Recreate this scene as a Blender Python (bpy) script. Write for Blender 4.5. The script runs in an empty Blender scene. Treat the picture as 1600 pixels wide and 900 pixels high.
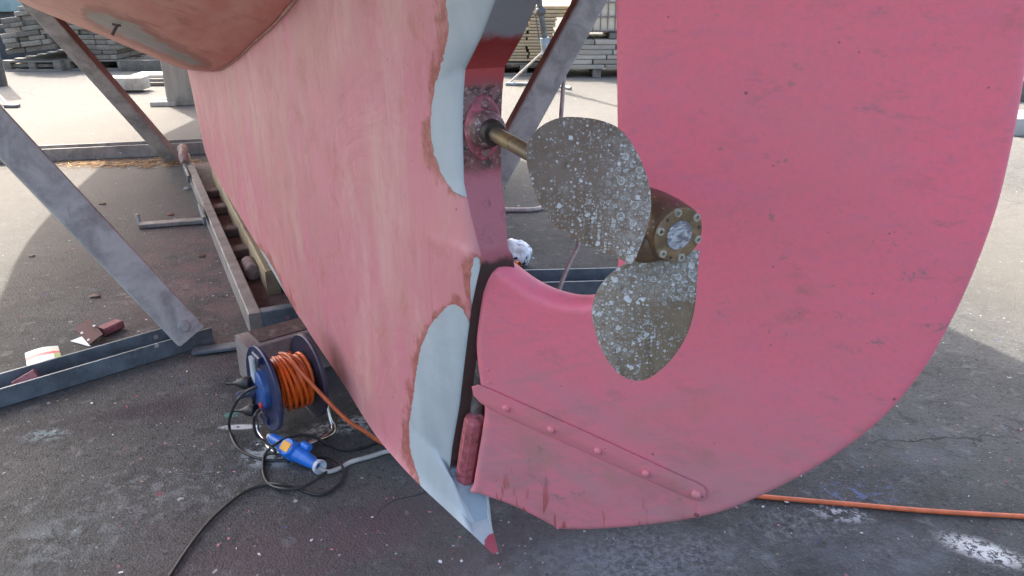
import bpy, bmesh, math, random
from mathutils import Vector as V, Matrix, noise as mnoise
R = math.radians
random.seed(7)
sc = bpy.context.scene
COL = sc.collection

# ---------------------------------------------------------------- camera frame
H = 1.3; TH = R(22.5); F = 1232.0
cT, sT = math.cos(TH), math.sin(TH)
CAM = V((0, 0, H))
def ray(px, py):
    x = (px-800)/F; u = (450-py)/F
    return V((x, cT+u*sT, -sT+u*cT))
def proj(P):
    d = P-CAM
    z = d.y*cT-d.z*sT; u = d.y*sT+d.z*cT
    return 800+F*d.x/z, 450-F*u/z, z
def onz(px, py, z=0.0):
    r = ray(px, py); return CAM+r*((z-H)/r.z)
def ont(px, py, t): return CAM+ray(px, py)*t
def ony(px, py, y):
    r = ray(px, py); return CAM+r*(y/r.y)
def onplane(px, py, P0, n):
    r = ray(px, py); return CAM+r*((P0-CAM).dot(n)/r.dot(n))
# boat frame: s forward, q to port, z up
FW = V((-.42993, .90286, 0)); PT = V((-.90286, -.42993, 0)); B0 = V((-.05559, 1.46835, 0))
def bp(s, q, z): return B0+FW*s+PT*q+V((0, 0, z))
def oncl(px, py, q=0.0):
    return onplane(px, py, B0+PT*q, PT)
def to_sz(P):
    d = P-B0; return d.dot(FW), d.dot(PT), P.z

# ---------------------------------------------------------------- objects
def props(o, label=None, cat=None, group=None, kind=None):
    if label: o['label'] = label
    if cat: o['category'] = cat
    if group: o['group'] = group
    if kind: o['kind'] = kind
    return o
def thing(name, loc, label, cat, group=None):
    o = bpy.data.objects.new(name, None); COL.objects.link(o)
    o.empty_display_size = .1
    o.location = loc
    return props(o, label, cat, group)
def root_loc(o):
    l = V(o.location)
    while o.parent:
        o = o.parent; l = l+V(o.location)
    return l
def mesh(name, vs, fs, mat, parent=None, loc=None, smooth=True, angle=40, fmats=None):
    """vs in world coordinates; the object's origin goes to loc (or its parent's)."""
    off = root_loc(parent) if parent else V(loc if loc is not None else (0, 0, 0))
    me = bpy.data.meshes.new(name)
    me.from_pydata([tuple(V(v)-off) for v in vs], [], [tuple(f) for f in fs])
    mats = mat if isinstance(mat, (list, tuple)) else [mat]
    for m in mats: me.materials.append(m)
    if fmats:
        me.polygons.foreach_set('material_index', fmats)
    bm = bmesh.new(); bm.from_mesh(me)
    bmesh.ops.recalc_face_normals(bm, faces=bm.faces)
    bm.to_mesh(me); bm.free()
    if smooth:
        me.shade_smooth()
        if angle: me.set_sharp_from_angle(angle=R(angle))
    o = bpy.data.objects.new(name, me); COL.objects.link(o)
    if parent: o.parent = parent
    else: o.location = off
    return o
class MB:
    def __init__(s): s.v = []; s.f = []
    def add(s, vs, fs):
        k = len(s.v); s.v += [V(v) for v in vs]; s.f += [[i+k for i in f] for f in fs]; return s
    def obj(s, name, mat, parent=None, loc=None, **k): return mesh(name, s.v, s.f, mat, parent, loc, **k)

def frame(d, up=V((0, 0, 1))):
    d = d.normalized()
    x = d.cross(up)
    if x.length < 1e-4: x = d.cross(V((0, 1, 0)))
    x.normalize(); return d, x, x.cross(d).normalized()
def prism(prof, p0, p1, xa, ya):
    """sweep polygon prof (x,y along xa,ya) from p0 to p1, capped"""
    n = len(prof)
    vs = [p0+xa*x+ya*y for x, y in prof]+[p1+xa*x+ya*y for x, y in prof]
    fs = [(i, (i+1) % n, n+(i+1) % n, n+i) for i in range(n)]
    fs += [tuple(range(n))[::-1], tuple(range(n, 2*n))]
    return vs, fs
def bevprof(w, h, r=.004):
    a, b = w/2, h/2
    return [(-a+r, -b), (a-r, -b), (a, -b+r), (a, b-r), (a-r, b), (-a+r, b), (-a, b-r), (-a, -b+r)]
def bar(p0, p1, w, h, n, r=.004):
    """box between two points, h measured along n (made perpendicular)"""
    d = (p1-p0).normalized(); n = (n-d*n.dot(d)).normalized(); x = d.cross(n)
    return prism(bevprof(w, h, r), p0, p1, x, n)
def box(c, sx, sy, sz, rz=0, tilt=0, r=.004, ry=0):
    """rounded box, base centre c"""
    bm = bmesh.new(); bmesh.ops.create_cube(bm, size=1)
    bmesh.ops.scale(bm, vec=(sx, sy, sz), verts=bm.verts)
    if r: bmesh.ops.bevel(bm, geom=bm.edges[:], offset=r, segments=2, affect='EDGES', profile=.5)
    bmesh.ops.translate(bm, vec=(0, 0, sz/2), verts=bm.verts)
    M = Matrix.Translation(c) @ Matrix.Rotation(rz, 4, 'Z') @ Matrix.Rotation(ry, 4, 'Y') @ Matrix.Rotation(tilt, 4, 'X')
    vs = [M @ v.co for v in bm.verts]; bm.verts.index_update()
    fs = [[v.index for v in f.verts] for f in bm.faces]; bm.free()
    return vs, fs
def lathe(o, ax, prof, n=32, up=V((0, 0, 1)), sq=None):
    d, x, y = frame(ax, up)
    vs = []; fs = []
    for k, (h, r) in enumerate(prof):
        for i in range(n):
            a = 2*math.pi*i/n
            vs.append(o+d*h+x*(r*math.cos(a))+y*(r*math.sin(a)))
    for k in range(len(prof)-1):
        for i in range(n):
            j = (i+1) % n
            fs.append((k*n+i, k*n+j, (k+1)*n+j, (k+1)*n+i))
    fs.append(tuple(range(n))[::-1]); b = (len(prof)-1)*n; fs.append(tuple(range(b, b+n)))
    return vs, fs
def spline(pts, k=8, closed=False):
    out = []; n = len(pts)
    rng = range(n) if closed else range(n-1)
    for i in rng:
        g = (lambda j: pts[j % n]) if closed else (lambda j: pts[max(0, min(n-1, j))])
        a, b, c, d = g(i-1), g(i), g(i+1), g(i+2)
        for m in range(k):
            t = m/k
            out.append(.5*((2*b)+(c-a)*t+(2*a-5*b+4*c-d)*t*t+(3*b-a-3*c+d)*t**3))
    if not closed: out.append(pts[-1])
    return out
def tube(pts, r, n=10, k=8, closed=False, smooth=True):
    P = spline([V(p) for p in pts], k, closed) if smooth else [V(p) for p in pts]
    m = len(P); vs = []; fs = []
    x = None
    for i in range(m):
        d = (P[(i+1) % m]-P[i-1]) if closed else (P[min(i+1, m-1)]-P[max(i-1, 0)])
        d.normalize()
        if x is None:
            _, x, _ = frame(d)
        x = (x-d*x.dot(d)).normalized(); y = d.cross(x)
        rr = r(i/(m-1)) if callable(r) else r
        for j in range(n):
            a = 2*math.pi*j/n
            vs.append(P[i]+x*(rr*math.cos(a))+y*(rr*math.sin(a)))
    for i in range(m if closed else m-1):
        for j in range(n):
            k2 = (i+1) % m
            fs.append((i*n+j, i*n+(j+1) % n, k2*n+(j+1) % n, k2*n+j))
    if not closed:
        fs.append(tuple(range(n))[::-1]); fs.append(tuple(range((m-1)*n, m*n)))
    return vs, fs
def interp(tab, x):
    if x <= tab[0][0]: return tab[0][1:]
    for p, q in zip(tab, tab[1:]):
        if x <= q[0]:
            t = (x-p[0])/(q[0]-p[0]); return tuple(a+(b-a)*t for a, b in zip(p[1:], q[1:]))
    return tab[-1][1:]
def smooth_tab(tab, n=12):
    pts = spline([V((t+(0, 0))[:4]) for t in tab], n)
    return [tuple(p)[:len(tab[0])] for p in pts]
def sdist(px, py, poly):
    best = 1e9; ins = False; n = len(poly)
    for i in range(n):
        x1, y1 = poly[i]; x2, y2 = poly[(i+1) % n]
        dx, dy = x2-x1, y2-y1
        t = max(0, min(1, ((px-x1)*dx+(py-y1)*dy)/(dx*dx+dy*dy+1e-9)))
        d = (px-x1-t*dx)**2+(py-y1-t*dy)**2
        if d < best: best = d
        if (y1 > py) != (y2 > py) and px < (x2-x1)*(py-y1)/(y2-y1)+x1: ins = not ins
    return -math.sqrt(best) if ins else math.sqrt(best)
def add_attr(o, name, vals):
    at = o.data.attributes.new(name, 'FLOAT', 'POINT'); at.data.foreach_set('value', vals)

# ---------------------------------------------------------------- materials
class G:
    def __init__(s, name):
        s.m = bpy.data.materials.new(name); s.m.use_nodes = True
        s.t = s.m.node_tree; s.t.nodes.clear()
        s.o = s.t.nodes.new('ShaderNodeOutputMaterial'); s.b = s.t.nodes.new('ShaderNodeBsdfPrincipled')
        s.t.links.new(s.b.outputs[0], s.o.inputs[0])
        s.tc = s.t.nodes.new('ShaderNodeTexCoord')
    def put(s, sock, v):
        if hasattr(v, 'is_linked') or hasattr(v, 'links'): s.t.links.new(v, sock)
        elif isinstance(v, (tuple, list)) and sock.type == 'RGBA' and len(v) == 3: sock.default_value = (*v, 1)
        else: sock.default_value = v
    @property
    def P(s): return s.tc.outputs['Object']
    @property
    def UV(s): return s.tc.outputs['UV']
    def map(s, v, scale=(1, 1, 1), loc=(0, 0, 0), rot=(0, 0, 0)):
        n = s.t.nodes.new('ShaderNodeMapping'); s.put(n.inputs[0], v)
        n.inputs['Location'].default_value = loc; n.inputs['Rotation'].default_value = rot; n.inputs['Scale'].default_value = scale
        return n.outputs[0]
    def noise(s, v, scale, detail=4, rough=.55, dist=0, color=False):
        n = s.t.nodes.new('ShaderNodeTexNoise'); s.put(n.inputs['Vector'], v); n.inputs['Scale'].default_value = scale
        n.inputs['Detail'].default_value = detail; n.inputs['Roughness'].default_value = rough; n.inputs['Distortion'].default_value = dist
        return n.outputs[1 if color else 0]
    def vor(s, v, scale, dim='3D', feature='F1', rnd=1):
        n = s.t.nodes.new('ShaderNodeTexVoronoi'); n.voronoi_dimensions = dim; n.feature = feature
        s.put(n.inputs['Vector'], v); n.inputs['Scale'].default_value = scale; n.inputs['Randomness'].default_value = rnd
        return n
    def math(s, op, a, b=0, c=0, clamp=False):
        n = s.t.nodes.new('ShaderNodeMath'); n.operation = op; n.use_clamp = clamp
        s.put(n.inputs[0], a); s.put(n.inputs[1], b); s.put(n.inputs[2], c); return n.outputs[0]
    def step(s, x, lo, hi, a=0, b=1):
        n = s.t.nodes.new('ShaderNodeMapRange'); n.interpolation_type = 'SMOOTHSTEP'; n.clamp = True
        s.put(n.inputs[0], x); n.inputs[1].default_value = lo; n.inputs[2].default_value = hi
        if lo > hi:
            n.inputs[1].default_value = hi; n.inputs[2].default_value = lo; a, b = b, a
        n.inputs[3].default_value = a; n.inputs[4].default_value = b
        return n.outputs[0]
    def mix(s, f, a, b, blend='MIX'):
        n = s.t.nodes.new('ShaderNodeMix'); n.data_type = 'RGBA'; n.blend_type = blend; n.clamp_factor = True
        s.put(n.inputs[0], f); s.put(n.inputs[6], a); s.put(n.inputs[7], b); return n.outputs[2]
    def ramp(s, f, stops, interp='LINEAR'):
        n = s.t.nodes.new('ShaderNodeValToRGB'); e = n.color_ramp; e.interpolation = interp
        while len(e.elements) < len(stops): e.elements.new(.5)
        for el, (p, c) in zip(e.elements, stops): el.position = p; el.color = (*c, 1)
        s.put(n.inputs[0], f); return n.outputs[0]
    def attr(s, name, out='Fac'):
        n = s.t.nodes.new('ShaderNodeAttribute'); n.attribute_name = name; return n.outputs[out]
    def sep(s, v):
        n = s.t.nodes.new('ShaderNodeSeparateXYZ'); s.put(n.inputs[0], v); return n.outputs
    def rnd(s):
        n = s.t.nodes.new('ShaderNodeObjectInfo'); return n.outputs['Random']
    def blob(s, cx, cy, rx, ry, rot=0, soft=.6):
        """1 inside an ellipse of the ground plane, 0 outside, soft rim"""
        v = s.map(s.P, loc=(-cx, -cy, 0))
        v = s.map(v, rot=(0, 0, -rot)); v = s.map(v, scale=(1/rx, 1/ry, 0))
        n = s.t.nodes.new('ShaderNodeVectorMath'); n.operation = 'LENGTH'; s.put(n.inputs[0], v)
        return s.step(n.outputs['Value'], 1, 1-soft)
    def out(s, col, rough=.6, h=None, dist=.002, strength=.6, metal=0, spec=.5, h2=None, dist2=.0004):
        s.put(s.b.inputs['Base Color'], col); s.put(s.b.inputs['Roughness'], rough); s.put(s.b.inputs['Metallic'], metal)
        s.put(s.b.inputs['Specular IOR Level'], spec)
        nrm = None
        for hh, dd in ((h, dist), (h2, dist2)):
            if hh is None: continue
            n = s.t.nodes.new('ShaderNodeBump'); n.inputs['Strength'].default_value = strength; n.inputs['Distance'].default_value = dd
            s.put(n.inputs['Height'], hh)
            if nrm is not None: s.put(n.inputs['Normal'], nrm)
            nrm = n.outputs[0]
        if nrm is not None: s.put(s.b.inputs['Normal'], nrm)
        return s.m
def simple(name, col, rough=.6, var=.25, scale=30, metal=0, bump=.001, spec=.5, grime=None):
    g = G(name)
    n = g.noise(g.P, scale, 5, .6)
    c = g.mix(g.step(n, .3, .75), tuple(x*(1-var) for x in col), tuple(min(1, x*(1+var)) for x in col))
    if grime:
        c = g.mix(g.step(g.noise(g.P, scale*.35, 6, .65), .5, .72), c, grime)
    return g.out(c, rough, n, bump, metal=metal, spec=spec)

# boat axes for textures: rotate world so that x runs along the keel
BROT = math.atan2(FW.y, FW.x)
def pink(name, base, worn, streak=1.0, primer=False, sheen=.45):
    g = G(name)
    pv = g.map(g.P, rot=(0, 0, -BROT))
    strk = g.noise(g.map(pv, scale=(26, 26, 2.2)), 1, 5, .6)        # brush streaks run up and down
    fine = g.noise(g.map(pv, scale=(130, 130, 9)), 1, 3, .6)
    big = g.noise(g.P, 2.6, 5, .6, .6)
    mid = g.noise(g.P, 11, 6, .65, .4)
    c = g.mix(g.step(big, .34, .68), base, worn)
    c = g.mix(g.math('MULTIPLY', g.step(g.noise(g.map(pv, scale=(5, 5, 1.6)), 1, 6, .65, .3), .48, .68), .7), c, (.60, .34, .30))
    c = g.mix(g.math('MULTIPLY', g.step(g.noise(g.map(pv, scale=(8, 8, 1.8), loc=(3, 1, 2)), 1, 5, .6), .55, .68), .6), c, (.64, .19, .27))
    c = g.mix(g.math('MULTIPLY', g.step(mid, .5, .74), .55), c, (.40, .15, .11))
    c = g.mix(g.math('MULTIPLY', g.step(strk, .5, .75), .55*streak), c, (.58, .215, .235))
    c = g.mix(g.math('MULTIPLY', g.step(fine, .55, .8), .35*streak), c, (.36, .14, .12))
    # brown runs
    run = g.noise(g.map(pv, scale=(16, 16, .7)), 1, 3, .5)
    c = g.mix(g.math('MULTIPLY', g.step(run, .66, .78), .7*streak), c, (.36, .13, .09))
    dots = g.vor(g.P, 42); cr = g.sep(dots.outputs['Color'])[0]
    d = g.math('MULTIPLY', g.step(dots.outputs['Distance'], .16, .06), g.step(cr, .95, .96))
    c = g.mix(g.math('MULTIPLY', d, .6), c, (.11, .05, .05))
    rough = g.math('ADD', g.math('MULTIPLY', mid, .25), sheen-.1)
    h = g.math('ADD', g.math('MULTIPLY', strk, .5), g.math('MULTIPLY', fine, .3))
    if primer:
        a = g.attr('primer'); nz = g.noise(g.P, 60, 4, .6); n2 = g.noise(g.P, 13, 3, .5)
        a = g.math('ADD', a, g.math('MULTIPLY', g.math('SUBTRACT', nz, .5), .012))
        ring = g.math('ADD', a, g.math('MULTIPLY', g.math('SUBTRACT', n2, .5), .075)); ring = g.math('ADD', ring, g.math('MULTIPLY', g.math('SUBTRACT', g.noise(g.map(pv, scale=(40, 40, 6)), 1, 4, .6), .5), .04))
        halo = g.math('MULTIPLY', g.step(ring, .019, .003), .85)
        c = g.mix(halo, c, g.mix(g.step(nz, .35, .65), (.26, .07, .05), (.40, .13, .10)))
        rim = g.math('MULTIPLY', g.step(a, .006, .002), g.step(nz, .55, .6))
        c = g.mix(g.math('MULTIPLY', rim, .8), c, (.22, .20, .17))
        ins = g.step(a, .0006, -.0006)
        gp = g.mix(g.step(g.noise(g.map(pv, scale=(9, 9, 3)), 1, 4, .6), .3, .7), (.34, .385, .40), (.41, .455, .47))
        c = g.mix(ins, c, gp)
        rt = g.math('ADD', g.attr('redtip'), g.math('MULTIPLY', g.math('SUBTRACT', nz, .5), .01))
        c = g.mix(g.step(rt, .0008, -.0008), c, (.36, .055, .075))
        rough = g.mix(ins, rough, (.5, .5, .5))
        h = g.math('ADD', h, g.math('MULTIPLY', ins, 1.6))
    return g.out(c, rough, h, .0012, .5, h2=big, dist2=.02)
M_keel = pink('keel_paint', (.555, .195, .225), (.52, .225, .215), 1.0, True)
def rudder_mat():
    g = G('rudder_paint')
    a = g.noise(g.map(g.P, scale=(1, 1, 1.6)), 7, 7, .66, .15)
    b = g.noise(g.P, 2.2, 4, .55)
    lo = g.step(g.sep(g.P)[2], .75, .25)                            # the lower blade has been rubbed down harder
    c = g.mix(g.step(b, .35, .7), (.84, .16, .225), (.76, .17, .22))
    thr = g.math('SUBTRACT', a, g.math('MULTIPLY', g.math('SUBTRACT', lo, .35), .12))
    c = g.mix(g.math('MULTIPLY', g.step(g.math('ADD', a, g.math('MULTIPLY', lo, .13)), .60, .78), .62), c, (.30, .135, .12))
    sm = g.noise(g.map(g.P, scale=(1, 1, 2.4)), 12, 8, .75, .1)
    c = g.mix(g.math('MULTIPLY', g.math('MULTIPLY', g.step(sm, .53, .74), g.step(g.noise(g.P, 3.5, 3, .5), .4, .62)), .75), c, (.26, .15, .165))
    pk = g.noise(g.map(g.P, scale=(1, 1, 3)), 5, 6, .6, .15)
    c = g.mix(g.math('MULTIPLY', g.step(pk, .56, .7), .5), c, (.76, .17, .26))
    dg = g.noise(g.map(g.map(g.P, rot=(0, R(28), 0)), scale=(3.2, 3.2, 26)), 1, 6, .7, .1)
    c = g.mix(g.math('MULTIPLY', g.math('MULTIPLY', g.step(dg, .48, .68), g.math('ADD', .25, lo)), .55), c, (.40, .20, .195))
    tan = g.noise(g.P, 9, 5, .6)
    c = g.mix(g.math('MULTIPLY', g.math('MULTIPLY', g.step(tan, .54, .7), lo), .5), c, (.40, .19, .10))
    gr_ = g.noise(g.P, 90, 4, .7)
    c = g.mix(g.math('MULTIPLY', g.step(gr_, .42, .7), .2), c, (.42, .16, .20))
    ch = g.noise(g.map(g.map(g.P, rot=(0, R(-24), 0)), scale=(3, 3, 9)), 1, 7, .68, .2)
    c = g.mix(g.math('MULTIPLY', g.math('MULTIPLY', g.step(ch, .42, .62), g.math('ADD', .18, lo)), .62), c, (.47, .235, .25))
    lo2 = g.step(g.math('ADD', g.sep(g.P)[2], g.math('MULTIPLY', g.math('SUBTRACT', ch, .5), .5)), .72, .3)
    c = g.mix(g.math('MULTIPLY', lo2, .5), c, (.50, .225, .23))
    roll = g.noise(g.map(g.P, scale=(2, 2, 3)), 20, 3, .5)
    c = g.mix(g.math('MULTIPLY', g.step(roll, .5, .75), .3), c, (.58, .17, .26))
    old = g.noise(g.P, 26, 6, .7, .3); om = g.noise(g.P, 4.5, 3, .5)
    c = g.mix(g.math('MULTIPLY', g.math('MULTIPLY', g.step(old, .60, .66), g.step(om, .5, .62)), .7), c, (.27, .17, .17))
    pit = g.vor(g.P, 75); pc = g.sep(pit.outputs['Color'])[0]
    c = g.mix(g.math('MULTIPLY', g.math('MULTIPLY', g.step(pit.outputs['Distance'], .16, .07), g.step(pc, .955, .965)), .7), c, (.10, .06, .07))
    scr = g.noise(g.map(g.P, scale=(60, 60, 3)), 1, 2, .5)
    m = g.math('MULTIPLY', g.step(scr, .62, .70), g.step(g.sep(g.P)[2], .30, .15))
    c = g.mix(g.math('MULTIPLY', m, .8), c, (.36, .07, .05))
    d = g.vor(g.P, 30); cr = g.sep(d.outputs['Color'])[0]
    k = g.math('MULTIPLY', g.step(d.outputs['Distance'], .12, .05), g.step(cr, .93, .94))
    c = g.mix(g.math('MULTIPLY', k, .65), c, (.08, .05, .06))
    fine = g.noise(g.P, 160, 3, .6)
    return g.out(c, g.math('ADD', .40, g.math('MULTIPLY', a, .25)), fine, .0006, .5, h2=b, dist2=.02)
M_rud = rudder_mat()
def hull_mat():
    g = G('hull_bottom_paint')
    pv = g.map(g.P, rot=(0, 0, -BROT))
    st = g.noise(g.map(pv, scale=(2, 14, 14)), 1, 6, .65, .4); n = g.noise(g.P, 7, 5, .6)
    c = g.mix(g.step(st, .3, .7), (.60, .225, .16), (.68, .35, .28))
    c = g.mix(g.math('MULTIPLY', g.step(n, .52, .72), .6), c, (.31, .10, .06))
    fk = g.noise(g.map(pv, scale=(6, 50, 50)), 1, 4, .7)
    c = g.mix(g.math('MULTIPLY', g.step(fk, .62, .75), .5), c, (.24, .08, .05))
    a = g.math('ADD', g.attr('primer'), g.math('MULTIPLY', g.math('SUBTRACT', g.noise(g.P, 22, 4, .6), .5), .05))
    c = g.mix(g.math('MULTIPLY', g.step(a, .03, .01), .7), c, (.30, .11, .08))
    ins = g.step(a, .002, -.002)
    c = g.mix(ins, c, g.mix(g.step(n, .35, .65), (.26, .25, .235), (.33, .32, .30)))
    top = g.step(g.sep(g.P)[2], 1.60, 1.606)
    c = g.mix(top, c, (.75, .75, .73))
    return g.out(c, g.math('ADD', .38, g.math('MULTIPLY', st, .25)), st, .002, .4, h2=n, dist2=.01)
M_hull = hull_mat()
def aft_mat():
    g = G('stern_post_paint')
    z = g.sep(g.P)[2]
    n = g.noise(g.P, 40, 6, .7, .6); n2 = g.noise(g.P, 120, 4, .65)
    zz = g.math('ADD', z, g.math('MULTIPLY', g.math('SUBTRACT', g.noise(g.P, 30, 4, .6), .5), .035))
    c = g.ramp(g.math('DIVIDE', zz, 1.4), [(0, (.30, .36, .40)), (.125, (.27, .33, .37)), (.14, (.06, .035, .03)), (.548, (.05, .03, .028)), (.556, (.38, .12, .14)), (.66, (.42, .13, .16)), (.672, (.20, .07, .07)), (.77, (.22, .13, .13)), (.785, (.34, .07, .08)), (.797, (.40, .065, .065)), (.835, (.27, .03, .028)), (.843, (.27, .028, .028)), (.85, (.24, .25, .265)), (1, (.26, .27, .285))])  # dark low band: shade of the rudder gap painted in, with brown-black dirt
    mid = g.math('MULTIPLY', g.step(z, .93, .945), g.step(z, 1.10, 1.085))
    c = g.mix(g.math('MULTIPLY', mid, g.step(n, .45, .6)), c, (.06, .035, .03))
    c = g.mix(g.math('MULTIPLY', mid, g.step(n2, .55, .66)), c, (.36, .28, .28))
    tip = g.step(z, .0745, .0705)
    c = g.mix(tip, c, (.22, .03, .045))
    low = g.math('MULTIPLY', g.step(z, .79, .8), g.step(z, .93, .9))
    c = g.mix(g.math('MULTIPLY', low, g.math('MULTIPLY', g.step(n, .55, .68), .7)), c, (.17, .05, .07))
    h = g.math('ADD', g.math('MULTIPLY', n, 1), g.math('MULTIPLY', n2, .5))
    return g.out(c, .45, h, .004, .6)
M_aft = aft_mat()
def crusty(name, dark, red, pale, rough=.55):
    g = G(name)
    n = g.noise(g.P, 45, 6, .7, .5); m = g.noise(g.P, 90, 4, .6); k = g.noise(g.P, 25, 3, .5)
    c = g.mix(g.step(n, .42, .58), dark, red)
    c = g.mix(g.math('MULTIPLY', g.step(m, .56, .68), .7), c, pale)
    c = g.mix(g.math('MULTIPLY', g.step(k, .6, .7), .7), c, (.06, .03, .025))
    return g.out(c, rough, g.math('ADD', n, m), .004, .7)
M_flange = crusty('flange_crust', (.20, .06, .07), (.40, .085, .12), (.38, .28, .28))
M_ring = crusty('bearing_crust', (.10, .05, .045), (.24, .12, .12), (.46, .40, .40))
M_rubber = simple('dark_bore', (.035, .022, .018), .6, .5, 60)
def shaft_mat():
    g = G('shaft_bronze')
    n = g.noise(g.P, 55, 6, .7); s = g.noise(g.P, 9, 4, .6)
    c = g.mix(g.step(n, .35, .65), (.20, .14, .055), (.30, .22, .095))
    c = g.mix(g.math('MULTIPLY', g.step(n, .50, .60), .85), c, (.07, .055, .04))
    c = g.mix(g.math('MULTIPLY', g.step(s, .4, .58), .75), c, (.10, .08, .06))
    return g.out(c, .45, n, .0015, .6, metal=.35)
M_shaft = shaft_mat()
def blade_mat(name, base, brown, dens):
    """bronze with the chalky rings left by barnacles"""
    g = G(name)
    uv = g.UV
    n = g.noise(uv, 18, 6, .65, .3); f = g.noise(uv, 110, 5, .7); big = g.noise(uv, 13, 4, .6)
    c = g.mix(g.step(n, .35, .68), base, brown)
    c = g.mix(g.math('MULTIPLY', g.step(f, .52, .72), .5), c, (.27, .255, .23))
    stv = g.noise(g.map(uv, scale=(38, 9, 1), rot=(0, 0, .4)), 1, 5, .65, .5)
    c = g.mix(g.math('MULTIPLY', g.step(stv, .54, .7), .75), c, (.085, .055, .03))
    c = g.mix(g.math('MULTIPLY', g.step(g.noise(uv, 42, 5, .7), .56, .7), .5), c, (.28, .255, .22))
    side = g.attr('chalk')
    film = g.math('MULTIPLY', g.step(g.math('ADD', side, g.math('MULTIPLY', n, .9)), .85, 1.35), g.step(f, .34, .6))
    c = g.mix(g.math('MULTIPLY', film, .35), c, (.34, .32, .28))
    h = g.math('MULTIPLY', f, .25)
    for sc_, lo, amt in ((66, .84, .9), (120, .74, .85), (215, .56, .7), (340, .52, .5)):
        w = g.noise(uv, sc_*1.3, 2, .5, color=True)
        wv = g.t.nodes.new('ShaderNodeMix'); wv.data_type = 'VECTOR'; wv.inputs[0].default_value = .0022*62/sc_*2.1
        g.put(wv.inputs[4], uv); g.put(wv.inputs[5], w)
        v = g.vor(wv.outputs[1], sc_, '2D', rnd=.95); cs = g.sep(v.outputs['Color'])
        d = v.outputs['Distance']
        rad = g.math('ADD', .17, g.math('MULTIPLY', cs[1], .26))
        q = g.math('DIVIDE', d, rad)
        inside = g.step(q, 1.04, .92)
        ring = g.math('MULTIPLY', inside, g.math('MAXIMUM', g.step(q, .42, .62), g.step(cs[2], .45, .6)))
        ring = g.math('MAXIMUM', ring, g.math('MULTIPLY', inside, .25))
        present = g.step(g.math('ADD', cs[0], g.math('MULTIPLY', g.math('SUBTRACT', g.math('ADD', g.math('MULTIPLY', side, .75), g.math('MULTIPLY', g.math('SUBTRACT', big, .25), 1.9)), .85), dens)), lo, lo+.03)
        k = g.math('MULTIPLY', ring, present)
        tone = g.mix(cs[2], (.34, .32, .285), (.56, .555, .54))
        c = g.mix(g.math('MULTIPLY', k, amt), c, tone)
        h = g.math('ADD', h, g.math('MULTIPLY', k, .8))
    return g.out(c, .55, h, .0016, .9, metal=.1, spec=.35)
M_blade = blade_mat('blade_bronze', (.155, .11, .082), (.125, .08, .05), .75)
M_blade2 = blade_mat('blade_bronze_brown', (.175, .125, .078), (.13, .085, .045), .9)
def hub_mat():
    g = G('hub_bronze')
    n = g.noise(g.P, 60, 6, .7, .4); k = g.noise(g.map(g.P, scale=(1, .4, 1)), 30, 5, .7)
    c = g.mix(g.step(n, .38, .64), (.12, .08, .05), (.19, .12, .065))
    c = g.mix(g.math('MULTIPLY', g.step(k, .44, .6), .8), c, (.13, .065, .065))
    v = g.vor(g.P, 170); cs = g.sep(v.outputs['Color'])
    r = g.math('MULTIPLY', g.step(v.outputs['Distance'], .36, .24), g.step(cs[0], .8, .84))
    c = g.mix(g.math('MULTIPLY', r, .6), c, (.40, .37, .33))
    return g.out(c, .42, n, .0016, .7, metal=.3)
M_hub = hub_mat()
M_face = simple('hub_face_bronze', (.20, .13, .07), .5, .4, 70, .15, .0012, grime=(.10, .06, .03))
M_bolt = simple('chalky_bolt', (.34, .30, .24), .6, .45, 220, 0, .001, grime=(.11, .08, .05))
def zinc_mat():
    g = G('zinc_cap'); n = g.noise(g.map(g.P, scale=(1, 1, 2.4), rot=(0, .6, 0)), 50, 6, .7, .6)
    c = g.mix(g.step(n, .4, .62), (.17, .165, .19), (.50, .52, .56))
    return g.out(c, .4, n, .002, .7, metal=.4)
M_zinc = zinc_mat()
def metal_mat(name, col, dust, rough=.5, metal=.35, rust=.3, paint=0):
    g = G(name)
    n = g.noise(g.P, 9, 6, .65, .5); f = g.noise(g.P, 70, 5, .7); v = g.noise(g.map(g.P, scale=(1, 1, .25)), 26, 4, .6)
    c = g.mix(g.step(n, .32, .68), tuple(x*.66 for x in col), tuple(x*1.22 for x in col))
    c = g.mix(g.math('MULTIPLY', g.step(f, .5, .72), .5), c, dust)
    c = g.mix(g.math('MULTIPLY', g.step(v, .58, .74), .6), c, tuple(x*.5 for x in col))
    c = g.mix(g.math('MULTIPLY', g.step(g.noise(g.P, 17, 5, .7), .62, .7), rust), c, (.16, .075, .045))
    sp = g.vor(g.P, 20); cs = g.sep(sp.outputs['Color'])
    fl = g.math('MULTIPLY', g.step(sp.outputs['Distance'], .2, .14), g.step(cs[0], .93, .94))
    c = g.mix(fl, c, g.ramp(cs[1], [(0, (.55, .54, .52)), (.45, (.30, .28, .27)), (.7, (.45, .16, .18)), (.9, (.12, .10, .3))]))
    return g.out(c, g.math('ADD', rough-.12, g.math('MULTIPLY', f, .25)), f, .0008, .5, metal=metal)
M_galv = metal_mat('galvanised_steel', (.35, .345, .33), (.42, .40, .38), .55, .1)
M_galvd = metal_mat('dull_channel_steel', (.13, .16, .185), (.20, .22, .235), .5, .25, .12)
M_rustside = metal_mat('rusty_edge', (.19, .12, .115), (.27, .20, .19), .6, .1, .5)
M_rail = metal_mat('dusty_rail_steel', (.23, .215, .20), (.33, .295, .27), .6, .15, .35)
M_pan = simple('red_dusty_pan', (.15, .085, .085), .75, .35, 30, 0, .002, grime=(.07, .05, .05))
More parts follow.
